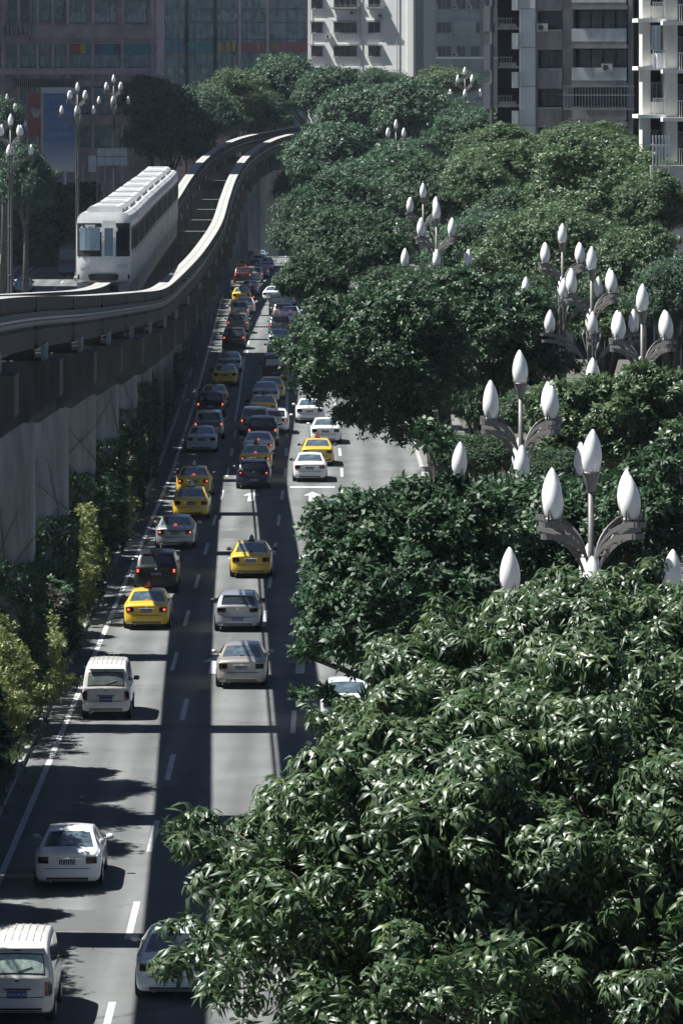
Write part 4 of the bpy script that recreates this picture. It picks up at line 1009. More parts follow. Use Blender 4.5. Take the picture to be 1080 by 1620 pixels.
# left lane, near to far
car('van','dirtywhite', 28,1622,'grubby white minivan with pale spotted rear window in the lower left corner', glass=M_mintglass, mirror=M_black, s=1.02)
car('sedan','white', 107,1408,'white saloon with smoked tail lights alone in the left lane at the bottom', tailm=M_taildark, glass=rw, s=.99)
car('van','dirtywhite', 168,1139,'white minivan with grey dusty rear window beside the verge, mid left lane', glass=M_dustglass, mirror=M_black)
car('sedan','yellow', 232,997,'yellow taxi with dark red roof sign and lit lamps behind the black off-roader', True, 'taxi', 'red', glass=rw, name='taxi')
car('suv','black', 247,938,'black off-roader with glowing tail lights directly ahead of the taxi with dark red sign', True)
car('sedan','silver', 277,870,'silver saloon directly ahead of the black off-roader', True)
car('sedan','yellow', 302,822,'yellow taxi with blue-white roof sign, nearer of the close pair of taxis', False, 'taxi', 'white', glass=rw, name='taxi')
car('sedan','yellow', 306,786,'yellow taxi with white roof sign, farther of the close pair of taxis', True, 'taxi', 'white', glass=rw, name='taxi')
car('sedan','palewhite', 319,717,'pale silver saloon alone behind the red-lit silver estate in the left lane')
car('suv','silver', 330,696,'silver estate with two round red brake lamps in the left lane', True)
car('suv','black', 333,663,'black estate between a silver estate and a half hidden taxi, left lane')
car('sedan','yellow', 339,646,'yellow taxi half hidden by the black estate in the left lane', False, 'taxi', 'dark', name='taxi')
car('sedan','yellow', 356,611,'yellow taxi in the shade behind a pale blue saloon in the left lane', False, 'taxi', 'dark', name='taxi')
car('sedan','blue', 363,590,'pale blue saloon just behind the black estate with orange-red lamps')
car('suv','black', 370,553,'black estate with two glowing orange-red lamps in the left lane', True)
car('suv','grey', 376,528,'dark grey estate ahead of the black one with orange-red lamps')
car('suv','green', 378,507,'pale grey-green estate ahead of the dark grey estate, left lane')
car('sedan','white', 388,497,'white saloon with red lamp in the far left lane, beside the pale grey-green estate', True)
car('sedan','yellow', 382,480,'farthest yellow taxi with broad yellow boot in the left lane', False, 'taxi', 'dark', name='taxi')
car('sedan','silver', 396,468,'silver saloon just beyond the farthest yellow taxi', True)
car('suv','red', 384,449,'dark red car with glowing lamp at the far end of the left lane', True)
car('suv','silver', 402,448,'small silver estate beside the dark red car at the far end')
car('suv','grey', 400,434,'dark car in the far queue ahead of the small silver estate')
car('sedan','blue', 410,416,'pale blue car in the far queue against the foliage')
car('van','white', 404,405,'white van in the far queue below the track')
car('sedan','white', 420,397,'white car in the far shade just ahead of the white van')
car('sedan','red', 414,383,'red car in the far shade, mostly behind leaves')
car('sedan','blue', 430,362,'blue-grey car farthest but one, showing past the leaves')
car('suv','red', 432,352,'reddish car at the very end of the visible queue')
# middle lane
car('sedan','palewhite', 274,1584,'pale grey-green saloon at the bottom, half hidden by the nearest leaves', glass=M_glass, tailm=M_taildark, s=.99)
car('sedan','champagne', 382,1090,'champagne saloon with red tail lights, nearest in the middle lane')
car('hatch','silver', 376,1000,'silver hatchback with black mirrors and dark lamps in the middle lane', mirror=M_black, tailm=M_taildark)
car('sedan','yellow', 397,915,'bright yellow taxi with green roof sign alone in the middle lane', False, 'taxi', 'green', name='taxi')
car('hatch','navy', 401,774,'dark navy hatchback at the tail of the middle lane queue', True)
car('sedan','yellow', 404,749,'yellow taxi with dark red roof sign and lit lamps just ahead of the navy hatchback', True, 'taxi', 'dark', name='taxi', glass=rw)
car('sedan','palewhite', 409,727,'cream saloon ahead of the lit taxi in the middle lane', True)
car('suv','black', 415,706,'black estate with bright brake lamp in its window, middle lane', True)
car('suv','green', 403,690,'grey-green estate left of the black estate in the middle lane', True)
car('hatch','white', 434,687,'white hatchback keeping right in the middle lane', True)
car('sedan','yellow', 416,664,'yellow taxi behind the white hatchback roof, middle lane', False, 'taxi', 'dark', name='taxi')
car('sedan','blue', 420,641,'blue-grey saloon ahead of the taxi in the middle lane')
car('sedan','yellow', 429,633,'yellow taxi with bright yellow flank close behind the dark van', False, 'taxi', name='taxi')
car('van','brown', 435,608,'tall dark brown van with white roof edge in the middle lane', s=1.12, mirror=M_black)
car('sedan','grey', 441,569,'dark grey saloon ahead of the tall brown van')
car('sedan','blue', 442,551,'pale blue saloon roof between two greys in the middle lane')
car('suv','grey', 443,532,'grey people carrier with wide rear window in the middle lane', True, s=1.02)
car('sedan','white', 459,512,'white saloon right of the grey people carrier', True)
car('suv','silver', 448,510,'silver-blue car just ahead of the grey people carrier')
car('van','green', 440,499,'grey-green van behind the curving white saloon')
car('sedan','white', 429,478,'white saloon pulling out at an angle into the clear gap', yaw=-8)
for c_, k_, x_, y_, l_ in (('grey','sedan',413,441,'dark grey saloon beside the small silver estate in the far queue'),('white','suv',409,427,'white estate nose to tail in the far queue'),('yellow','sedan',388,433,'yellow car in the far left lane beyond the dark red car'),
        ('silver','sedan',421,429,'silver saloon at the leafy edge of the far queue'),('black','suv',392,421,'black estate in the far left lane'),('white','sedan',399,389,'white saloon in the far shade in the left lane'),('grey','suv',408,372,'grey estate among the farthest cars'),('silver','sedan',421,372,'silver saloon among the farthest cars'),('yellow','sedan',398,404,'yellow car in the far shade'),
        ('silver','van',447,462,'silver van above the white saloon at an angle, close to the leaves'),('blue','sedan',452,485,'pale blue saloon against the leaves beside the grey-green van')):
    car(k_, c_, x_, y_, l_, rnd.random() < .4)
# right lanes
car('sedan','white', 490,763,'white saloon in the sunlit right lane, nearest of the right lane cars', tailm=M_tail, mirror=M_black)
car('sedan','yellow', 502,738,'yellow taxi with red roof sign in the sunlit right lane', False, 'taxi', 'red', name='taxi')
car('sedan','white', 515,703,'white saloon partly under the overhanging leaves, ahead of the sunlit taxi')
car('sedan','white', 490,670,'white car whose roof is hidden by the overhanging leaves')
car('sedan','white', 572,838,'white car almost wholly hidden by the crown left of the nearest lamp')
car('sedan','palewhite', 549,1152,'white car peeping out between two crowns in the right lane')
# opposite carriageway
def opp(kind, col, x, y, label, yaw=180): 
    D = DG(y); t = car(kind, col, x, y, label, D=D); t.rotation_euler.z += R(yaw); t.location.y += 4.5; t['group'] = 'cars on the opposite road'
opp('sedan','blue', 36,463,'pale blue car beside the pole of the left edge lamp on the opposite road')
opp('sedan','white', 6,462,'white car cut by the left edge on the opposite road')
for x, y, c_, lab in ((292,383,'navy','dark car between the beams just right of the train'), (262,410,'black','black car between the beams in front of the train flank'), (318,316,'white','small pale car between the beams high up near the bend'), (326,292,'grey','farthest small car between the beams')):
    opp('sedan', c_, x, y, lab)
# shaded lorry-like bus left of the train
def bus():
    D = 560; p = Vector(((111-540)*D/F, D, 0)); t = thing('city_bus', 'dark city bus with blue lower panel left of the train on the opposite road', 'bus', p)
    b = MB(); b.box6(-1.2,1.2,0,10.5,.35,2.95); b.box6(-1.05,1.05,.2,10.2,2.95,3.1); b.build('body', mat('bus_dark', (.03,.035,.045), .4, coat=.4), t)
    b = MB(); b.box6(-1.21,1.21,-.03,.02,.35,1.2); b.build('lower_panel', mat('bus_blue', (.02,.07,.20), .4, coat=.4), t)
    b = MB(); b.box6(-1.08,1.08,-.04,.02,1.7,2.8); b.build('windscreen', mat('bus_glass', (.12,.19,.21), .1, coat=1), t)
    for k in range(6):
        for sd in (-1,1): b = MB(); b.box6(sd*1.2-.02,sd*1.2+.02,.9+k*1.6,2.3+k*1.6,1.5,2.6); b.build('side_window', M_glass, t)
    for sd in (-1,1):
        for y in (2.0, 8.2): b = MB(); b.lathe([(.2,-.13),(.5,-.13),(.5,.13),(.2,.13)], n=16, M=Matrix.Translation((sd*1.06,y,.5)) @ Matrix.Rotation(R(90),4,'Y')); b.build('wheel', M_rubber, t)
        b = MB(); b.box((sd*1.42,.0,2.2),(.2,.12,.5)); b.box((sd*1.28,.02,2.45),(.2,.04,.04)); b.build('mirror', M_black, t)
bus()
# ------------------------------------------------------------------ buildings
M_brick = mat('dusky_brick_cladding', (.45,.345,.36), .85, noise=(.5, 1, (.23,.185,.20)), bump=(3, .3, .02))
M_brick2 = mat('dusky_brick_trim', (.52,.42,.44), .85, noise=(.8, 1, (.36,.29,.31)))
M_bglass = mat('shop_glass', (.04,.065,.068), .2, spec=.6, noise=(1.6, 1, (.22,.30,.30), .5))
M_cglass = mat('curtain_wall_glass', (.24,.32,.335), .25, spec=.5, noise=(1.3, 1, (.06,.09,.10), .4))
M_white = mat('white_render', (.76,.78,.75), .9, noise=(.35, .8, (.64,.67,.64)))
M_grn = mat('grey_green_tiles', (.30,.34,.33), .85, noise=(.4, 1, (.22,.26,.25)))
M_win = mat('dark_window', (.02,.022,.026), .2, spec=.5, noise=(1.4, 1, (.07,.07,.078)))
M_frame = mat('window_frame', (.25,.26,.26), .6)
M_tow = mat('tower_grey_render', (.30,.295,.285), .9, noise=(1.2, 1, (.17,.167,.16), .25), bump=(4,.3,.02))
M_towl = mat('tower_pale_tiles', (.62,.65,.63), .85, noise=(.7, .8, (.5,.53,.51)))
M_towp = mat('balcony_panel_pale', (.60,.63,.61), .85, noise=(1.3, 1, (.30,.32,.31), .3))
M_cream = mat('cream_render', (.62,.61,.57), .9, noise=(1.1, 1, (.42,.41,.385), .25))
M_slab = mat('balcony_slab_white', (.74,.74,.70), .85)
M_deep = mat('painted_unlit_black', (.008,.008,.009), .9)  # near-black colour carries the darkness of recesses and unlit interiors
M_ac = mat('air_conditioner', (.42,.42,.40), .6)
def bx(nm, x0,x1,y0,y1,z0,z1, m, par): b = MB(); b.box6(x0,x1,y0,y1,z0,z1); return b.build(nm, m, par)
WM = {}
def window(par, x, z, w, h, glass=M_win, mull=1, y=0, frame=M_frame, sill=True, cross=False):
    """x,z centre on a facade facing -y at local y"""
    key = (round(w,2), round(h,2), mull, frame.name, sill, cross)
    if key not in WM:
        b = MB(); f = .07
        b.box6(-w/2-f,w/2+f,-.06,.02,h/2,h/2+f); b.box6(-w/2-f,w/2+f,-.06,.02,-h/2-f,-h/2)
        b.box6(-w/2-f,-w/2,-.06,.02,-h/2,h/2); b.box6(w/2,w/2+f,-.06,.02,-h/2,h/2)
        for k in range(1, mull): xx = -w/2+w*k/mull; b.box6(xx-.03,xx+.03,-.05,.0,-h/2,h/2)
        if cross: b.box6(-w/2,w/2,-.048,-.002,-.03,.03)
        if sill: b.box6(-w/2-.15,w/2+.15,-.22,-.061,-h/2-.17,-h/2-.08)
        p_ = MB(); p_.box6(-w/2,w/2,-.03,.0,-h/2,h/2)
        WM[key] = (b.mesh('window', frame), p_.mesh('pane', glass))
    wo_ = link('window', WM[key][0], par, (x, y, z)); pn = link('pane', WM[key][1], wo_, (0,0,0))
    if glass is not WM[key][1].materials[0]: setmat(pn, glass)
    return wo_
def acunit(par, x, z, y=-.28): 
    b = MB(); b.box6(x-.42,x+.42,y-.22,y+.22,z-.3,z+.3); o = b.build('air_conditioner', M_ac, par)
    b = MB(); b.lathe([(.0,-.02),(.22,-.02),(.22,.01)], n=12, M=Matrix.Translation((x-.1,y-.225,z)) @ Matrix.Rotation(R(90),4,'X')); b.build('fan_grille', M_dark, o)
def px2(x, y, D): p = at(x, y, D); return p.x, p.z

# brick shopping block, upper left
D = 650; q = D/F; X0, X1 = px2(-120,0,D)[0], px2(248,0,D)[0]
t = thing('brick_shopping_block', 'dusky brick shopping block with rows of wide shop windows, upper left', 'building', (0, D, 0))
bx('wall', X0, X1, .12, 28, 0, 36, M_brick, t)
def zz(y, D=650): return HC-(y-YH)*D/F
for (ya, yb) in ((40,62),(108,118),(126,136),(182,198),(234,248),(290,330)): bx('floor_band', X0-.1, X1+.02, -.30, .118, zz(yb), zz(ya), M_brick2 if ya in (108,) else M_brick, t)
for xx in (5,30,60,84,108,147,194,241): bx('pilaster', px2(xx-2.4,0,D)[0], px2(xx+2.4,0,D)[0], -.22, .115, 0, 36, M_brick2, t)
for k in range(3): bx('cornice', X0, X1, -.42-.06*k, -.303-.06*k, zz(62)-.2-.18*k, zz(62)-.1-.18*k, M_brick2, t)
def shopwin(x0, x1, y0, y1, mull=3, g=M_bglass): 
    a, c = px2(x0,y1,650), px2(x1,y0,650); return window(t, (a[0]+c[0])/2, (a[1]+c[1])/2, c[0]-a[0], c[1]-a[1], g, mull, 0.06, M_dark, False, True)
for r, (y0, y1) in enumerate(((66,106),(139,180),(200,232))):
    for x0, x1 in ((112,144),(150,190),(198,238)): 
        w_ = shopwin(x0, x1, y0, y1)
        if r == 0:
            cols = {112:[(.42,.12,.14)]*2+[(.62,.50,.12)]+[(.08,.32,.38)], 150:[(.16,.14,.22)]+[(.10,.25,.36)]*2+[(.12,.12,.16)], 198:[(.05,.34,.38)]*5}[x0]
            ww = (x1-x0)*q/len(cols); 
            for i, c_ in enumerate(cols):
                b = MB(); b.box6(-(x1-x0)*q/2+ww*i+.02, -(x1-x0)*q/2+ww*(i+1)-.02, -.10, -.062, .05, (y1-y0)*q/2-.1); b.build('hanging_goods', mat('goods_%.2f_%.2f' % c_[:2], c_, .8, noise=(4,1,tuple(v*.5 for v in c_))), w_)
    for x0, x1 in ((34,57),(64,80),(88,104)): shopwin(x0, x1, y0+3, y1, 2)
for x0, x1 in ((12,28),(-20,2)): shopwin(x0, x1, 68, 112, 2)
for x0, x1 in ((104,136),(144,184),(192,232)):
    w_ = shopwin(x0, x1, 2, 36, 4)
    for i in range(9):
        b = MB(); wd = (x1-x0)*q; x_ = -wd/2+wd*(i+.2+.5*rnd.random())/9; h_ = .5+.9*rnd.random(); b.box6(x_-.10, x_+.10, -.09, -.062, -(34*q)/2+.1, -(34*q)/2+.1+h_); b.build('display_stand', mat('pale_goods', (.34,.40,.42), .8), w_)
for x0, x1 in ((14,34),(38,46),(52,100)): shopwin(x0, x1, -6, 34, 5, M_bglass)
# row of lanterns and the low balustrade on the wall
for k in range(7):
    a = px2(12+7*k, 48, 650); b = MB(); b.lathe([(.05,.6),(.22,.45),(.26,0),(.2,-.5),(.05,-.62)], n=8); b.build('wall_lantern', M_frame, t, loc=(a[0], -.75, a[1]))
for k in range(30):
    a = px2(24+3.2*k, 132, 650); bx('baluster', a[0]-.06, a[0]+.06, -.62, -.5, a[1]-.5, a[1]+.45, M_dark, t)
bx('handrail', px2(20,0,650)[0], px2(124,0,650)[0], -.65, -.47, px2(0,126,650)[1]-.0, px2(0,125,650)[1], M_dark, t)

# glass-fronted hall
D = 720; q = D/F; t = thing('glass_fronted_hall', 'dark glass-fronted hall with shelves of coloured goods behind the glazing, top centre left', 'building', (0, D, 0))
X0, X1 = px2(249,0,D)[0], px2(485,0,D)[0]
bx('wall', X0+.1, X1, .35, 30, 0, 37, M_brick, t); bx('slab_edge', X0+.12, X1-.02, .2, .345, zz(62), zz(36), M_dark, t)
edges = [250,295,340,378,422,486]; rows = [-8,14,36,62,84,106,130,160,200]
for i in range(5):
    bx('mullion', px2(edges[i]-1.2,0,D)[0] if i else X0+.12, px2(edges[i]+(1.2 if i < 3 else 3.5),0,D)[0], -.25, .19, 0, 37, M_dark if i < 3 else M_brick2, t)
    for j in range(len(rows)-1):
        a, c = px2(edges[i]+3, rows[j+1]-.6, D), px2(edges[i+1]-2, rows[j]+.6, D)
        nsub = 4
        for s in range(nsub):
            w_ = (c[0]-a[0])/nsub; b = MB(); b.box6(a[0]+w_*s+.04, a[0]+w_*(s+1)-.04, .05+.02*rnd.random(), .12, a[1], c[1]); b.build('glass_panel', M_cglass, t)
palette = [[(.05,.30,.34),(.10,.24,.34)],[(.05,.28,.34),(.10,.30,.30)],[(.55,.44,.20),(.30,.20,.08)],[(.50,.22,.22),(.38,.14,.15)],[(.45,.15,.17),(.50,.30,.14)]]
for i in range(5):
    x = edges[i]+5
    while x < edges[i+1]-4:
        w_ = rnd.uniform(2,5); c_ = rnd.choice(palette[i]); a = px2(x, 82, D); c2 = px2(x+w_-.6, 66+rnd.uniform(-1,2), D)
        bx('shelf_goods', a[0], c2[0], -.02, .04, a[1], c2[1], mat('goods_%.2f_%.2f' % c_[:2], c_, .8, noise=(4,1,tuple(v*.5 for v in c_))), t)
        if rnd.random() < .75:
            a = px2(x, 31, D); c2 = px2(x+w_*.5, 31-rnd.uniform(3,14), D); bx('display_stand', a[0], c2[0], -.02, .04, a[1], c2[1], mat('pale_goods', (.62,.72,.74), .8), t)
        if rnd.random() < .5 and i < 3:
            a = px2(x, 116, D); c2 = px2(x+w_*.6, 116-rnd.uniform(4,16), D); bx('display_stand', a[0], c2[0], -.02, .04, a[1], c2[1], mat('pale_goods', (.62,.72,.74), .8), t)
        x += w_
# white block, turned to the sun
D = 760; ang = -R(24); t = thing('white_apartment_block', 'white apartment block with small dark windows and slanting shadows, top centre', 'building', (px2(487,0,D)[0], D, 0), rz=ang)
Wd = (px2(640,0,D)[0]-px2(487,0,D)[0])/math.cos(ang)*1.035; k_ = Wd/153
bx('wall', 0, Wd, .03, 5, 0, 38, M_white, t); zq = lambda y: HC-(y-YH)*(D+3)/F
for yc in (44,81.5,6,-31,118):
    for xc, w_, mu in ((501-487,16,2),(544-487,34,4),(588-487,17,2)):
        window(t, xc*k_, zq(yc), w_*k_, 1.42, M_win, mu, 0)
        b = MB(); b.box6(xc*k_-w_*k_/2-.3, xc*k_+w_*k_/2+.3, -.55, -.0, zq(yc)+.95, zq(yc)+1.03); b.build('canopy', M_frame, t)
for xc, w_, yc in ((544-487,44,13),(592-487,26,13)):   # planted window boxes
    b = MB(); b.box6(xc*k_-w_*k_/2, xc*k_+w_*k_/2, -1.0, -.24, zq(yc)-.15, zq(yc)+.05); bo = b.build('window_cage', M_frame, t)
    b = MB()
    for i in range(14): b.box6(xc*k_-w_*k_/2+w_*k_*i/13-.02, xc*k_-w_*k_/2+w_*k_*i/13+.02, -1.0, -.96, zq(yc)+.05, zq(yc)+.5)
    b.build('cage_bar', M_frame, bo)
acunit(t, 70*k_, zq(21)); acunit(t, 33*k_, zq(58)); acunit(t, 113*k_, zq(26))
for xc in (4,80,136): b = MB(); b.tube([(xc*k_, -.12, 0),(xc*k_, -.12, 37.5)], .06, 6); b.build('drainpipe', M_frame, t)
bx('stair_strip', Wd+.02, Wd+.9, -.5, 5, 0, 38.5, M_slab, t)
bx('stair_recess', Wd+.95, Wd+2.2, .3, 4.6, 0, 38.2, M_frame, t)
bx('parapet', -.15, Wd+.1, -.15, 5.1, 38.01, 38.7, M_white, t)
# grey-green block
D = 780; t = thing('grey_green_block', 'shaded grey-green apartment block right of the white block, top centre right', 'building', (0, D, 0))
X0, X1 = px2(650,0,D)[0], px2(800,0,D)[0]; zq = lambda y: HC-(y-YH)*D/F
bx('wall', X0, X1, .03, 18, 0, 40, M_grn, t); bx('upper_floor', X0+.3, X1-.3, 1, 17, 40.01, 42, M_grn, t)
for yc in (6,43.5,81,-31):
    for xc, w_ in ((658,8),(675,13),(702,22),(729,14),(751,14),(775,14)):
        if (xc, yc) == (658,81): continue
        a = px2(xc, yc, D); window(t, a[0], zq(yc), w_*D/F, 1.5, M_win, 2 if w_ < 20 else 3, 0)
        if rnd.random() < .6: acunit(t, a[0]+w_*D/F*.5+.55, zq(yc)-.5)
for xc in (664,688,718,741,762): b = MB(); a = px2(xc,0,D); b.tube([(a[0],-.1,0),(a[0],-.1,39)], .07, 6); b.build('drainpipe', M_frame, t)
for xc, w_ in ((688,22),(722,30),(760,26)): a = px2(xc, 115, D); window(t, a[0], zq(113), w_*D/F, 1.6, M_cglass, 5, 0, M_frame, False, True)
a = px2(735, 45, D); b = MB(); b.box6(a[0]-1.6, a[0]+1.6, -.9, -.06, zq(56), zq(32)); b.build('cage_balcony', M_grn, t)
bx('ledge', X0-.2, X1+.2, -.3, .028, zq(93), zq(90), M_slab, t)

# balconied tower
D = 400; q = D/F; t = thing('balconied_tower', 'grey balconied tower with a narrow sunlit white wall strip, top right', 'building', (0, D, 0), rz=-R(9))
zq = lambda y: HC-(y-YH)*D/F; xq = lambda x: (x-540)*D/F
bx('core', xq(784), xq(1013), 1.6, 4, 0, 34, M_deep, t)
bx('pale_wall', xq(828), xq(850), -.9, 1.59, 0, 34, M_towl, t); bx('painted_lit_edge', xq(825.2), xq(827.9), -.95, 1.58, 0, 34.05, M_slab, t)  # white corner strip paints in the sunlit side of the projecting wall
bx('pier', xq(892), xq(908), -.2, 1.58, 0, 34, M_tow, t); bx('pier', xq(995), xq(1001), -.2, 1.58, 0, 34, M_tow, t); bx('pier', xq(1001.2), xq(1013), .9, 1.58, 0, 34, M_deep, t)
bx('side_wall', xq(774), xq(778), .6, 1.58, 0, 34, M_tow, t)
for k in range(9): yl = 14.5+61*(k-1); bx('tile_joint', xq(828), xq(850), -.915, -.902, zq(yl)-.03, zq(yl)+.03, M_tow, t)
for k in range(-1, 5):
    o = 61*k
    # middle bay: solid parapet, window behind
    bx('parapet', xq(850.3), xq(891.7), -.5, 1.55, zq(79+o), zq(49+o), M_tow, t)
    bx('parapet_coping', xq(850.5), xq(891.5), -.56, -.3, zq(49+o)+.003, zq(47.5+o), M_towp, t)
    window(t, xq(872), zq(32+o), 38*q-.2, 29*q-.15, M_win, 3, 1.2, M_dark, False, True)
    # wide right bay: pale balcony panel with slab below
    m_ = M_towp if k < 2 else M_tow
    bx('balcony_panel', xq(908.5), xq(994.5), -1.3, -1.1, zq(66+o), zq(46+o), m_, t)
    bx('balcony_slab', xq(908.5), xq(994.5), -1.4, 1.5, zq(77+o), zq(70+o), M_tow, t)
    bx('balcony_wall', xq(909.5), xq(993.5), -1.2, -1.0, zq(70+o)+.003, zq(66+o)-.003, M_tow, t)
    for j in range(5): b = MB(); x_ = xq(914+19*j); b.box6(x_-.05, x_+.05, 1.3, 1.5, zq(45+o), zq(18+o)); b.build('window_post', M_dark, t)
    for j in range(4): window(t, xq(923+20*j), zq(31+o), 1.6-.72, 1.3, M_win, 1, 1.45, M_dark, False)
    if k < 3:   # left open balconies
        bx('balcony_slab', xq(790), xq(824), -1.0, 1.5, zq(47+o), zq(43+o), M_tow, t)
        bx('balcony_panel', xq(794), xq(820), -1.0, -.85, zq(43+o)+.003, zq(40+o-2), M_tow, t)
        bx('side_balcony', xq(815), xq(824.8), -1.6, -.2, zq(58+o+20), zq(53+o), M_towp, t)
        bx('bay_window', xq(770), xq(780), -1.4, .5, zq(50+o), zq(10+o), M_frame, t)
        b = MB()
        for j in range(9): b.box6(xq(781+4*j)-.02, xq(781+4*j)+.02, -1.1, -1.06, zq(42+o), zq(30+o))
        b.box6(xq(781), xq(815), -1.12, -1.05, zq(30+o), zq(29+o)); b.build('railing', M_frame, t)
acunit(t, xq(861), zq(44), -.7); acunit(t, xq(965), zq(107), -1.6)
# caged balcony at the bottom right bay
cgt = MB()
for j in range(24): x_ = xq(899+4.7*j); cgt.box6(x_-.025, x_+.025, -2.2, -2.15, zq(172), zq(136))
for y_ in (136,150,172): cgt.box6(xq(898), xq(1009), -2.24, -2.1, zq(y_)-.04, zq(y_)+.04)
cgt.build('window_cage', M_frame, t)
bx('roof_parapet', xq(774), xq(1010), -.2, 5.2, 34.06, 35, M_tow, t)

# cream block at the right edge
D = 320; q = D/F; zq = lambda y: HC-(y-YH)*D/F; xq = lambda x: (x-540)*D/F
t = thing('cream_apartment_block', 'cream apartment block with projecting white balcony slabs at the right edge', 'building', (0, D, 0), rz=R(4))
bx('core', xq(1024), xq(1300), 1.5, 3.5, 0, 32, M_deep, t)
bx('wall', xq(1018), xq(1031), -.1, 1.48, 0, 32, M_cream, t); bx('wall', xq(1052), xq(1070), -1.3, 1.47, 0, 32, M_cream, t); bx('wall', xq(1110), xq(1300), -1.3, 1.46, 0, 32, M_cream, t)
for k in range(-1, 4):
    o = 76*k
    bx('balcony_slab', xq(1007), xq(1052), -1.3, 1.45, zq(35+o), zq(29+o), M_slab, t)
    bx('balcony_slab', xq(1043), xq(1160), -2.3, -1.32, zq(40+o), zq(34+o), M_slab, t)
    bx('wall_panel', xq(1031.3), xq(1051.7), -.05, .15, zq(28+o), zq(9+o)-.002, M_cream, t)
    window(t, xq(1041), zq(-7+o), 19*q, 26*q, M_win, 3, 1.0, M_frame, False)
    b = MB()
    for j in range(7): b.box6(xq(1032+3*j)-.02, xq(1032+3*j)+.02, -1.2, -1.16, zq(29+o)+.003, zq(4+o))
    b.box6(xq(1031), xq(1052), -1.22, -1.14, zq(4+o), zq(3+o)); b.build('railing', M_slab, t)
    window(t, xq(1087), zq(-5+o), 26*q, 24*q, M_win, 3, 1.2, M_frame, False)
    b = MB()
    for j in range(9): b.box6(xq(1070+3.4*j)-.02, xq(1070+3.4*j)+.02, -2.2, -2.16, zq(34+o)+.003, zq(8+o))
    b.box6(xq(1068), xq(1100), -2.22, -2.14, zq(8+o), zq(7+o)); b.build('railing', M_slab, t)
bx('roof_slab', xq(1007), xq(1310), -1.5, 3.7, 32.01, 32.6, M_slab, t)
def laundry(x, y, D, w, h, c_, label):
    a = at(x, y, D); b = MB(); n = 6; vs = []
    for i in range(n+1):
        for j in range(2): vs.append((w*(i/n-.5), .05*math.sin(i*2.1), -h*j))
    b.add(vs, [(2*i,2*i+1,2*i+3,2*i+2) for i in range(n)]); o = b.build('laundry', mat('cloth_%.2f' % c_[0], c_, .9), None, loc=a); tag(o, label, 'laundry')
    m = o.modifiers.new('solid', 'SOLIDIFY'); m.thickness = .02
laundry(1037, 40, 320.1, .55, 1.5, (.36,.42,.46), 'pale blue cloth hanging on the upper balcony of the cream block')
laundry(1042, 84, 320.0, .75, .9, (.80,.80,.79), 'white sheet hanging over the balcony rail of the cream block')
# lean-to with green sheet roof and bars
t = thing('lean_to', 'lean-to with pale green sheet roof and barred front at the right edge', 'shed', (xq(1075), 262, 0))
D = 262; a, c = at(1048,352,D), at(1110,388,D)
b = MB(); b.add([(a.x-xq(1075),0,a.z),(c.x-xq(1075),0,c.z),(c.x-xq(1075),6,c.z+2.2),(a.x-xq(1075),6,a.z+2.2)], [(0,1,2,3)]); o = b.build('sheet_roof', mat('green_sheet', (.30,.42,.38), .6, noise=(2,1,(.45,.50,.48))), t)
mo = o.modifiers.new('solid','SOLIDIFY'); mo.thickness = .08
for k in range(9): x_ = at(1044+7.5*k, 0, D).x-xq(1075); bx('bar', x_-.035, x_+.035, -.02, .05, at(0,440,D).z, at(0,352+4.3*k,D).z-.1, M_frame, t)
bx('back_wall', -1.6, 4, 3, 3.2, 0, at(0,380,D).z, M_tow, t)
t = thing('terrace_fence', 'white terrace railing with flower pots below the cream block', 'fence', (0, 300, 0)); D = 300
for k in range(6): x_ = at(1032+5*k,0,D).x; bx('post', x_-.04, x_+.04, -.04, .04, 0, at(0,214,D).z, M_slab, t)
bx('rail', at(1030,0,D).x, at(1060,0,D).x, -.06, .06, at(0,231,D).z, at(0,228,D).z, M_slab, t)
bx('parapet', at(1028,0,D).x, at(1100,0,D).x, .1, .5, 0, at(0,262,D).z, M_cream, t)
# dark wall with bars behind the bushes at the right
t = thing('dark_shopfront', 'dark barred shopfront in deep shade behind the lamp heads at the right edge', 'building', (0, 250, 0)); D = 250
bx('wall', at(1012,0,D).x, at(1160,0,D).x, 0, 3, 0, at(0,446,D).z, M_deep, t)  # deep shade of the shopfront is put into the wall colour
for k in range(7): x_ = at(1020+14*k,0,D).x; bx('bar', x_-.05, x_+.05, -.12, -.02, 0, at(0,430,D).z, M_tow, t)
# tall blocks left of the frame; their shade lies over the far bend, the brick block and the opposite road
for nm_, D0_, D1_, hh_ in (('nearest', 506, 534, 90), ('middle', 553, 592, 96), ('farthest', 624, 684, 98)):
    t = thing('apartment_tower', '%s of three tall grey towers left of the picture, shading the far bend' % nm_, 'building', (-60, D0_, 0))
    bx('wall', -11, 11, 0, D1_-D0_, 0, hh_, M_tow, t); bx('parapet', -11.1, 11.1, -.1, D1_-D0_+.1, hh_+.003, hh_+1, M_tow, t)
    for i in range(4):
        for j in range(14): window(t, -8.2+5.5*i, 5+6*j, 2.6, 2.0, M_win, 2, 0)

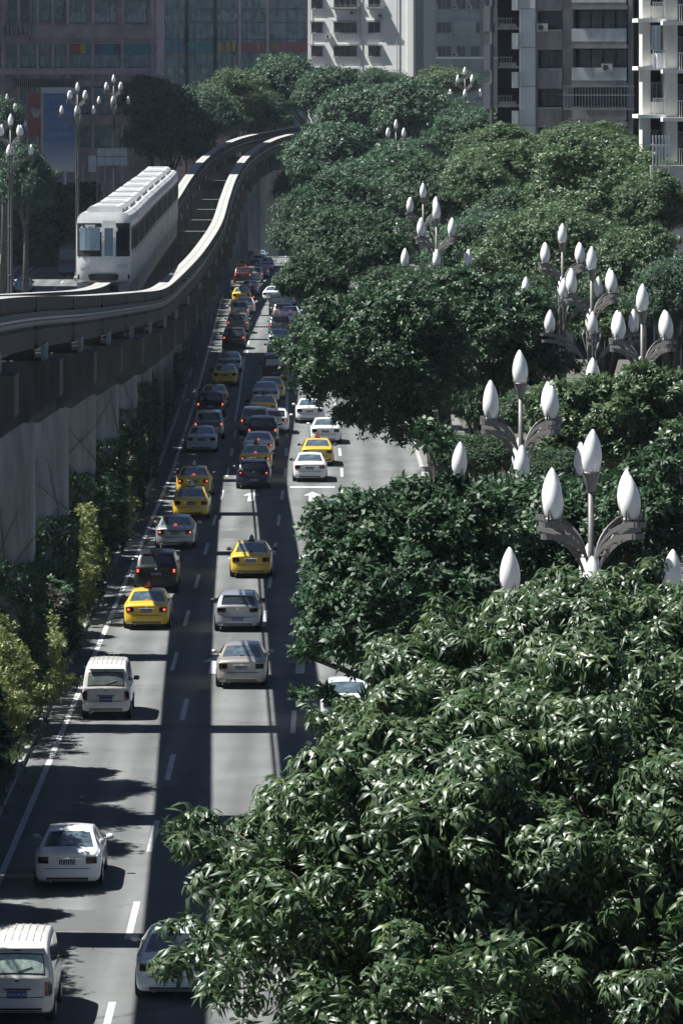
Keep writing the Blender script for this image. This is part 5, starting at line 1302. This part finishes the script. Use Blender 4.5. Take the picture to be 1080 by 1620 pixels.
# ------------------------------------------------------------------ street furniture, far left
D = 622; a, c = at(66,272,D), at(121,138,D)
t = thing('blue_banner', 'huge blue advertising banner with pale lettering leaning against the brick block', 'banner', ((a.x+c.x)/2, D, 0)); w_ = (c.x-a.x)
b = MB(); b.box6(-w_/2, w_/2, -.1, .1, a.z, c.z); b.build('frame', M_frame, t)
bm_ = mat('banner_blue', (.045,.12,.26), .6); n = bm_.node_tree; bb_ = n.nodes['Principled BSDF']
tc = n.nodes.new('ShaderNodeTexCoord'); sp = n.nodes.new('ShaderNodeSeparateXYZ'); cr = n.nodes.new('ShaderNodeValToRGB'); mr = n.nodes.new('ShaderNodeMapRange')
mr.inputs[1].default_value = a.z; mr.inputs[2].default_value = c.z; n.links.new(tc.outputs['Object'], sp.inputs[0]); n.links.new(sp.outputs[2], mr.inputs[0]); n.links.new(mr.outputs[0], cr.inputs[0])
e = cr.color_ramp.elements; e[0].color = (.30,.34,.38,1); e[1].color = (.035,.095,.24,1); e[0].position = 0; e[1].position = .38; n.links.new(cr.outputs[0], bb_.inputs['Base Color'])
b = MB(); b.box6(-w_/2+.25, w_/2-.15, -.13, -.103, a.z+.1, c.z-.75); b.build('print', bm_, t)
tm = mat('banner_lettering', (.12,.21,.36), .7)
b = MB(); b.box6(-w_/2+.05, w_/2-.05, -.125, -.102, c.z-.7, c.z-.05); b.build('header', mat('banner_head', (.28,.36,.42), .7), t)
for r, (yy, nn, sz) in enumerate(((161,5,.24),(178,6,.34),(196,6,.34),(214,6,.34),(228,5,.22))):
    for k in range(nn):
        x_ = -w_/2+.8+(w_-1.6)*k/(nn-1); z_ = at(0,yy,D).z; b = MB()
        for s in range(5):
            hh = rnd.random() < .5; b.box((x_+rnd.uniform(-.4,.4)*sz*1.6, -.135, z_+rnd.uniform(-1,1)*sz), (sz*1.3 if hh else .09, .008, .09 if hh else sz*1.5))
        b.build('lettering', tm, t)
for sx in (-1,1): bx('post', sx*w_/2-.1, sx*w_/2+.1, .11, .35, 0, c.z, M_frame, t)
a, c = at(44,215,626), at(66,146,626); t = thing('red_banner', 'dusky red banner with a pale flower shape beside the blue banner', 'banner', ((a.x+c.x)/2, 626, 0)); w_ = c.x-a.x
bx('panel', -w_/2, w_/2, -.1, .1, a.z, c.z, mat('banner_red', (.17,.05,.055), .7), t)
for sx in (-1,1): bx('post', sx*w_/2-.08, sx*w_/2+.08, .11, .3, 0, c.z, M_frame, t)
for k in range(5):
    b = MB(); an = R(-50+25*k); b.add([(-.05,-.11,0),(.05,-.11,0),(.32*math.cos(an+1.57)+.2,-.11,1.1),( .32*math.cos(an+1.57)-.2,-.11,1.1)], [(0,1,2,3)]); o = b.build('petal', mat('banner_white', (.40,.40,.42), .7), t, loc=(.2+.12*(k-2),-.01, a.z+2.2)); o.rotation_euler.y = an*.5
D = 560; t = thing('grid_hoarding', 'pale blank hoarding made of grid panels beside the shaded lamps', 'billboard', (at(178,0,D).x, D, 0))
x0, x1 = at(154,0,D).x-t.location.x, at(202,0,D).x-t.location.x
for i in range(4):
    for j, (ya, yb) in enumerate(((234,247),(248,262))):
        xa = x0+(x1-x0)*i/4; bx('panel', xa+.03, xa+(x1-x0)/4-.03, -.06, 0, at(0,yb,D).z+.02, at(0,ya,D).z-.02, mat('hoarding_panel', (.40,.45,.46), .6, noise=(.8,1,(.33,.38,.39))), t)
bx('side_panel', x0-.95, x0-.1, -.1, -.04, at(0,272,D).z, at(0,246,D).z, mat('hoarding_panel'), t)
for i in range(5): xa = x0+(x1-x0)*i/4; bx('leg', xa-.05, xa+.05, .02, .12, 0, at(0,234,D).z, M_frame, t)
bx('crossbar', x0-1.6, x1, .13, .2, at(0,248,D).z-.05, at(0,248,D).z+.05, M_frame, t)
D = 575; b = MB(); a = at(103,292,D); b.lathe([(.18,0),(.15,.3),(.13,1.9),(.16,2.0)], n=8); b.box((.12,0,1.95),(.5,.1,.2)); tag(b.build('signpost', M_slab, None, loc=(a.x,D,a.z)), 'small white post standing on the wall below the blue banner', 'post')
D = 585; t = thing('dark_hedge_wall', 'long dark clipped hedge below the blue banner', 'hedge', (at(90,0,D).x, D, 0)); g = np.random.default_rng(3); n = 2600
P_ = np.stack([g.uniform(-5.2,4.6,n), g.uniform(0,2,n), at(0,292,D).z*g.random(n)**.5], 1); V, T = scatter([a_ for a_, _ in FAR_T], [a_ for _, a_ in FAR_T], P_, g.normal(size=(n,3))*.5+np.array([0,0,1]), 1.2+g.random(n), g)
tag(link('foliage', fast_mesh('foliage', V, T, leaf_mid), t), kind='stuff'); bx('wall', -5, 4.4, .8, 2.2, 0, at(0,297,D).z, M_deep, t)
def pole_sign(x, y0, D, label):
    t = thing('pole', label, 'pole', (at(x,0,D).x, D, 0)); h = at(0,y0,D).z; b = MB(); b.tube([(0,0,0),(0,0,h)], .07, 7); b.build('post', M_steel, t)
    bx('sign_plate', -.35, .35, -.1, -.07, h-1.0, h-.1, M_frame, t)
pole_sign(56, 310, 600, 'thin pole with small plate between the left edge lamp and the bus')
pole_sign(132, 246, 590, 'slim grey pole just left of the grid hoarding')
# gantry of a signal above the far queue
D = 588; t = thing('traffic_signal', 'black traffic signal with amber light over the far end of the left lane', 'traffic light', (at(386,0,D).x, D, 0)); h = at(0,392,D).z
bx('housing', -.32, .32, -.12, .14, at(0,414,D).z, h, M_black, t); b = MB(); b.tube([(-.0,.3,0),(0,.3,h+.1)], .08, 7); b.build('post', M_steel, t)
for k, m_ in enumerate((M_taildark, mat('amber_lens', (.6,.3,.03), .3, emit=(1,.55,.12), es=1.6), M_black)): b = MB(); b.lathe([(.0,-.02),(.15,-.02),(.17,.0)], n=12, M=Matrix.Translation((0,-.125,h-.3-.45*k)) @ Matrix.Rotation(R(90),4,'X')); b.build('lens', m_, t)

# ------------------------------------------------------------------ two pedestrians on the far pavement
def person(x, y, h, label, top_, trou, face=0, stride=.22):
    D = DG(y); t = thing('person', label, 'person', (at(x,0,D).x, D, .14 if x < 60 else 0), rz=face)
    J = {'pel':(0,0,.92),'ch':(0,0,1.22),'nk':(0,0,1.45),'hd':(0,.01,1.60),'tp':(0,.0,1.72),'lh':(-.09,0,.88),'rh':(.09,0,.88),'lk':(-.10,stride*.5,.48),'rk':(.10,-stride*.2,.48),'la':(-.10,stride*.8,.08),'ra':(.10,-stride*1.1,.10),'lt':(-.10,stride*.8+.16,.03),'rt':(.10,-stride*1.1+.15,.03),
         'ls':(-.17,0,1.40),'rs':(.17,0,1.40),'le':(-.22,-.06,1.12),'re':(.22,.06,1.12),'lw':(-.21,.03,.87),'rw':(.21,.18,.90)}
    def skin(nm, js, es, rr, m_, par):
        me = bpy.data.meshes.new(nm); me.from_pydata([J[j] for j in js], [(js.index(a_), js.index(b_)) for a_, b_ in es], []); me.materials.append(m_)
        o = link(nm, me, par); md = o.modifiers.new('skin', 'SKIN'); sv = me.skin_vertices[0].data
        for i, j in enumerate(js): sv[i].radius = (rr[j],)*2; sv[i].use_root = (i == 0)
        s = o.modifiers.new('sub','SUBSURF'); s.levels = 1; s.render_levels = 1; return o
    rr = dict(pel=.13,ch=.14,nk=.055,hd=.10,tp=.07,lh=.085,rh=.085,lk=.058,rk=.058,la=.042,ra=.042,lt=.035,rt=.035,ls=.06,rs=.06,le=.042,re=.042,lw=.032,rw=.032)
    skin('body', ['pel','ch','nk','hd','tp','lh','lk','la','lt','rh','rk','ra','rt','ls','le','lw','rs','re','rw'],
         [('pel','ch'),('ch','nk'),('nk','hd'),('hd','tp'),('pel','lh'),('lh','lk'),('lk','la'),('la','lt'),('pel','rh'),('rh','rk'),('rk','ra'),('ra','rt'),('ch','ls'),('ls','le'),('le','lw'),('ch','rs'),('rs','re'),('re','rw')], rr, mat('skin_tone', (.42,.28,.21), .6), t)
    r2 = {k: v*1.18 for k, v in rr.items()}
    skin('shirt', ['pel','ch','ls','le','rs','re'], [('pel','ch'),('ch','ls'),('ls','le'),('ch','rs'),('rs','re')], r2, top_, t)
    skin('trousers', ['pel','lh','lk','la','rh','rk','ra'], [('pel','lh'),('lh','lk'),('lk','la'),('pel','rh'),('rh','rk'),('rk','ra')], {k: v*1.16 for k, v in rr.items()}, trou, t)
    b = MB(); b.lathe([(.03,.13),(.08,.10),(.108,.03),(.10,-.04)], (0,-.015,1.64), 10); b.build('hair', M_black, t, True)
    t.scale = (h/1.75,)*3
person(35, 404, 1.75, 'pedestrian in dark clothes walking on the far left pavement', mat('shirt_dark', (.05,.05,.06), .9), mat('trousers_dark', (.025,.025,.03), .9))
person(26, 368, 1.75, 'pedestrian in a white shirt beside the pole of the left edge lamp', mat('shirt_white', (.7,.7,.7), .9), mat('trousers_grey', (.12,.12,.13), .9), face=2.8)
def motor(x, y, label):
    D = DG(y); t = thing('motorcycle', label, 'motorcycle', (at(x,0,D).x, D, 0), rz=R(4))
    for yy in (.3, 1.65): b = MB(); b.lathe([(.2,-.05),(.29,-.05),(.30,0),(.29,.05),(.2,.05)], n=16, M=Matrix.Translation((0,yy,.30)) @ Matrix.Rotation(R(90),4,'Y')); b.build('wheel', M_rubber, t)
    b = MB(); b.tube([(0,.2,.62),(0,.7,.72),(0,1.2,.80),(0,1.55,.9)], [.10,.14,.15,.07], 8); b.build('body', M_black, t, True)
    b = MB(); b.tube([(0,.3,.76),(0,.95,.80)], [.12,.10], 8); b.build('seat', M_dark, t, True)
    b = MB(); b.tube([(-.32,1.45,1.05),(0,1.55,1.0),(.32,1.45,1.05)], .018, 6); b.tube([(0,1.55,1.0),(0,1.66,.3)], .03, 6); b.build('handlebar', M_steel, t)
    b = MB(); b.box((0,.12,.70),(.16,.06,.08)); b.build('tail_light', M_taillit, t)
    r_ = thing('person', 'rider with dark helmet on the motorcycle between the two far queues', 'person', (t.location.x, D+.5, 0))
    me = bpy.data.meshes.new('body'); vs = [(0,0,.88),(0,.08,1.15),(0,.12,1.4),(0,.15,1.52),(0,.16,1.66),(-.12,.3,.82),(-.14,.15,.42),(.12,.3,.82),(.14,.15,.42),(-.2,.15,1.35),(-.27,.45,1.15),(-.28,.85,1.06),(.2,.15,1.35),(.27,.45,1.15),(.28,.85,1.06),(-.14,.3,.36),(.14,.3,.36)]
    me.from_pydata(vs, [(0,1),(1,2),(2,3),(3,4),(0,5),(5,6),(6,15),(0,7),(7,8),(8,16),(2,9),(9,10),(10,11),(2,12),(12,13),(13,14)], []); me.materials.append(mat('jacket_dark', (.04,.04,.05), .8)); o = link('body', me, r_)
    md = o.modifiers.new('skin','SKIN'); sv = me.skin_vertices[0].data
    for i, ra in enumerate((.15,.16,.15,.06,.09,.09,.05,.09,.05,.07,.05,.035,.07,.05,.035,.04,.04)): sv[i].radius = (ra, ra)
    sv[0].use_root = True; s = o.modifiers.new('sub','SUBSURF'); s.render_levels = 1
    b = MB(); b.lathe([(.05,.15),(.11,.11),(.14,.02),(.13,-.08),(.10,-.12)], (0,.16,1.66), 12); b.build('helmet', mat('helmet', (.10,.02,.02), .3, coat=1), r_, True)
motor(401, 482, 'motorcycle with glowing tail light threading between the two far queues')

# ------------------------------------------------------------------ air
hz_ = MB(); hz_.box6(-260, 260, -20, 1400, -1.5, 102)
hm = bpy.data.materials.new('haze'); hm.use_nodes = True; n = hm.node_tree; n.nodes.clear()
pv = n.nodes.new('ShaderNodeVolumePrincipled'); pv.inputs['Color'].default_value = (.72,.86,1,1); pv.inputs['Density'].default_value = .000045; pv.inputs['Anisotropy'].default_value = .2
ou = n.nodes.new('ShaderNodeOutputMaterial'); n.links.new(pv.outputs[0], ou.inputs['Volume'])
tag(hz_.build('haze', hm), kind='stuff')
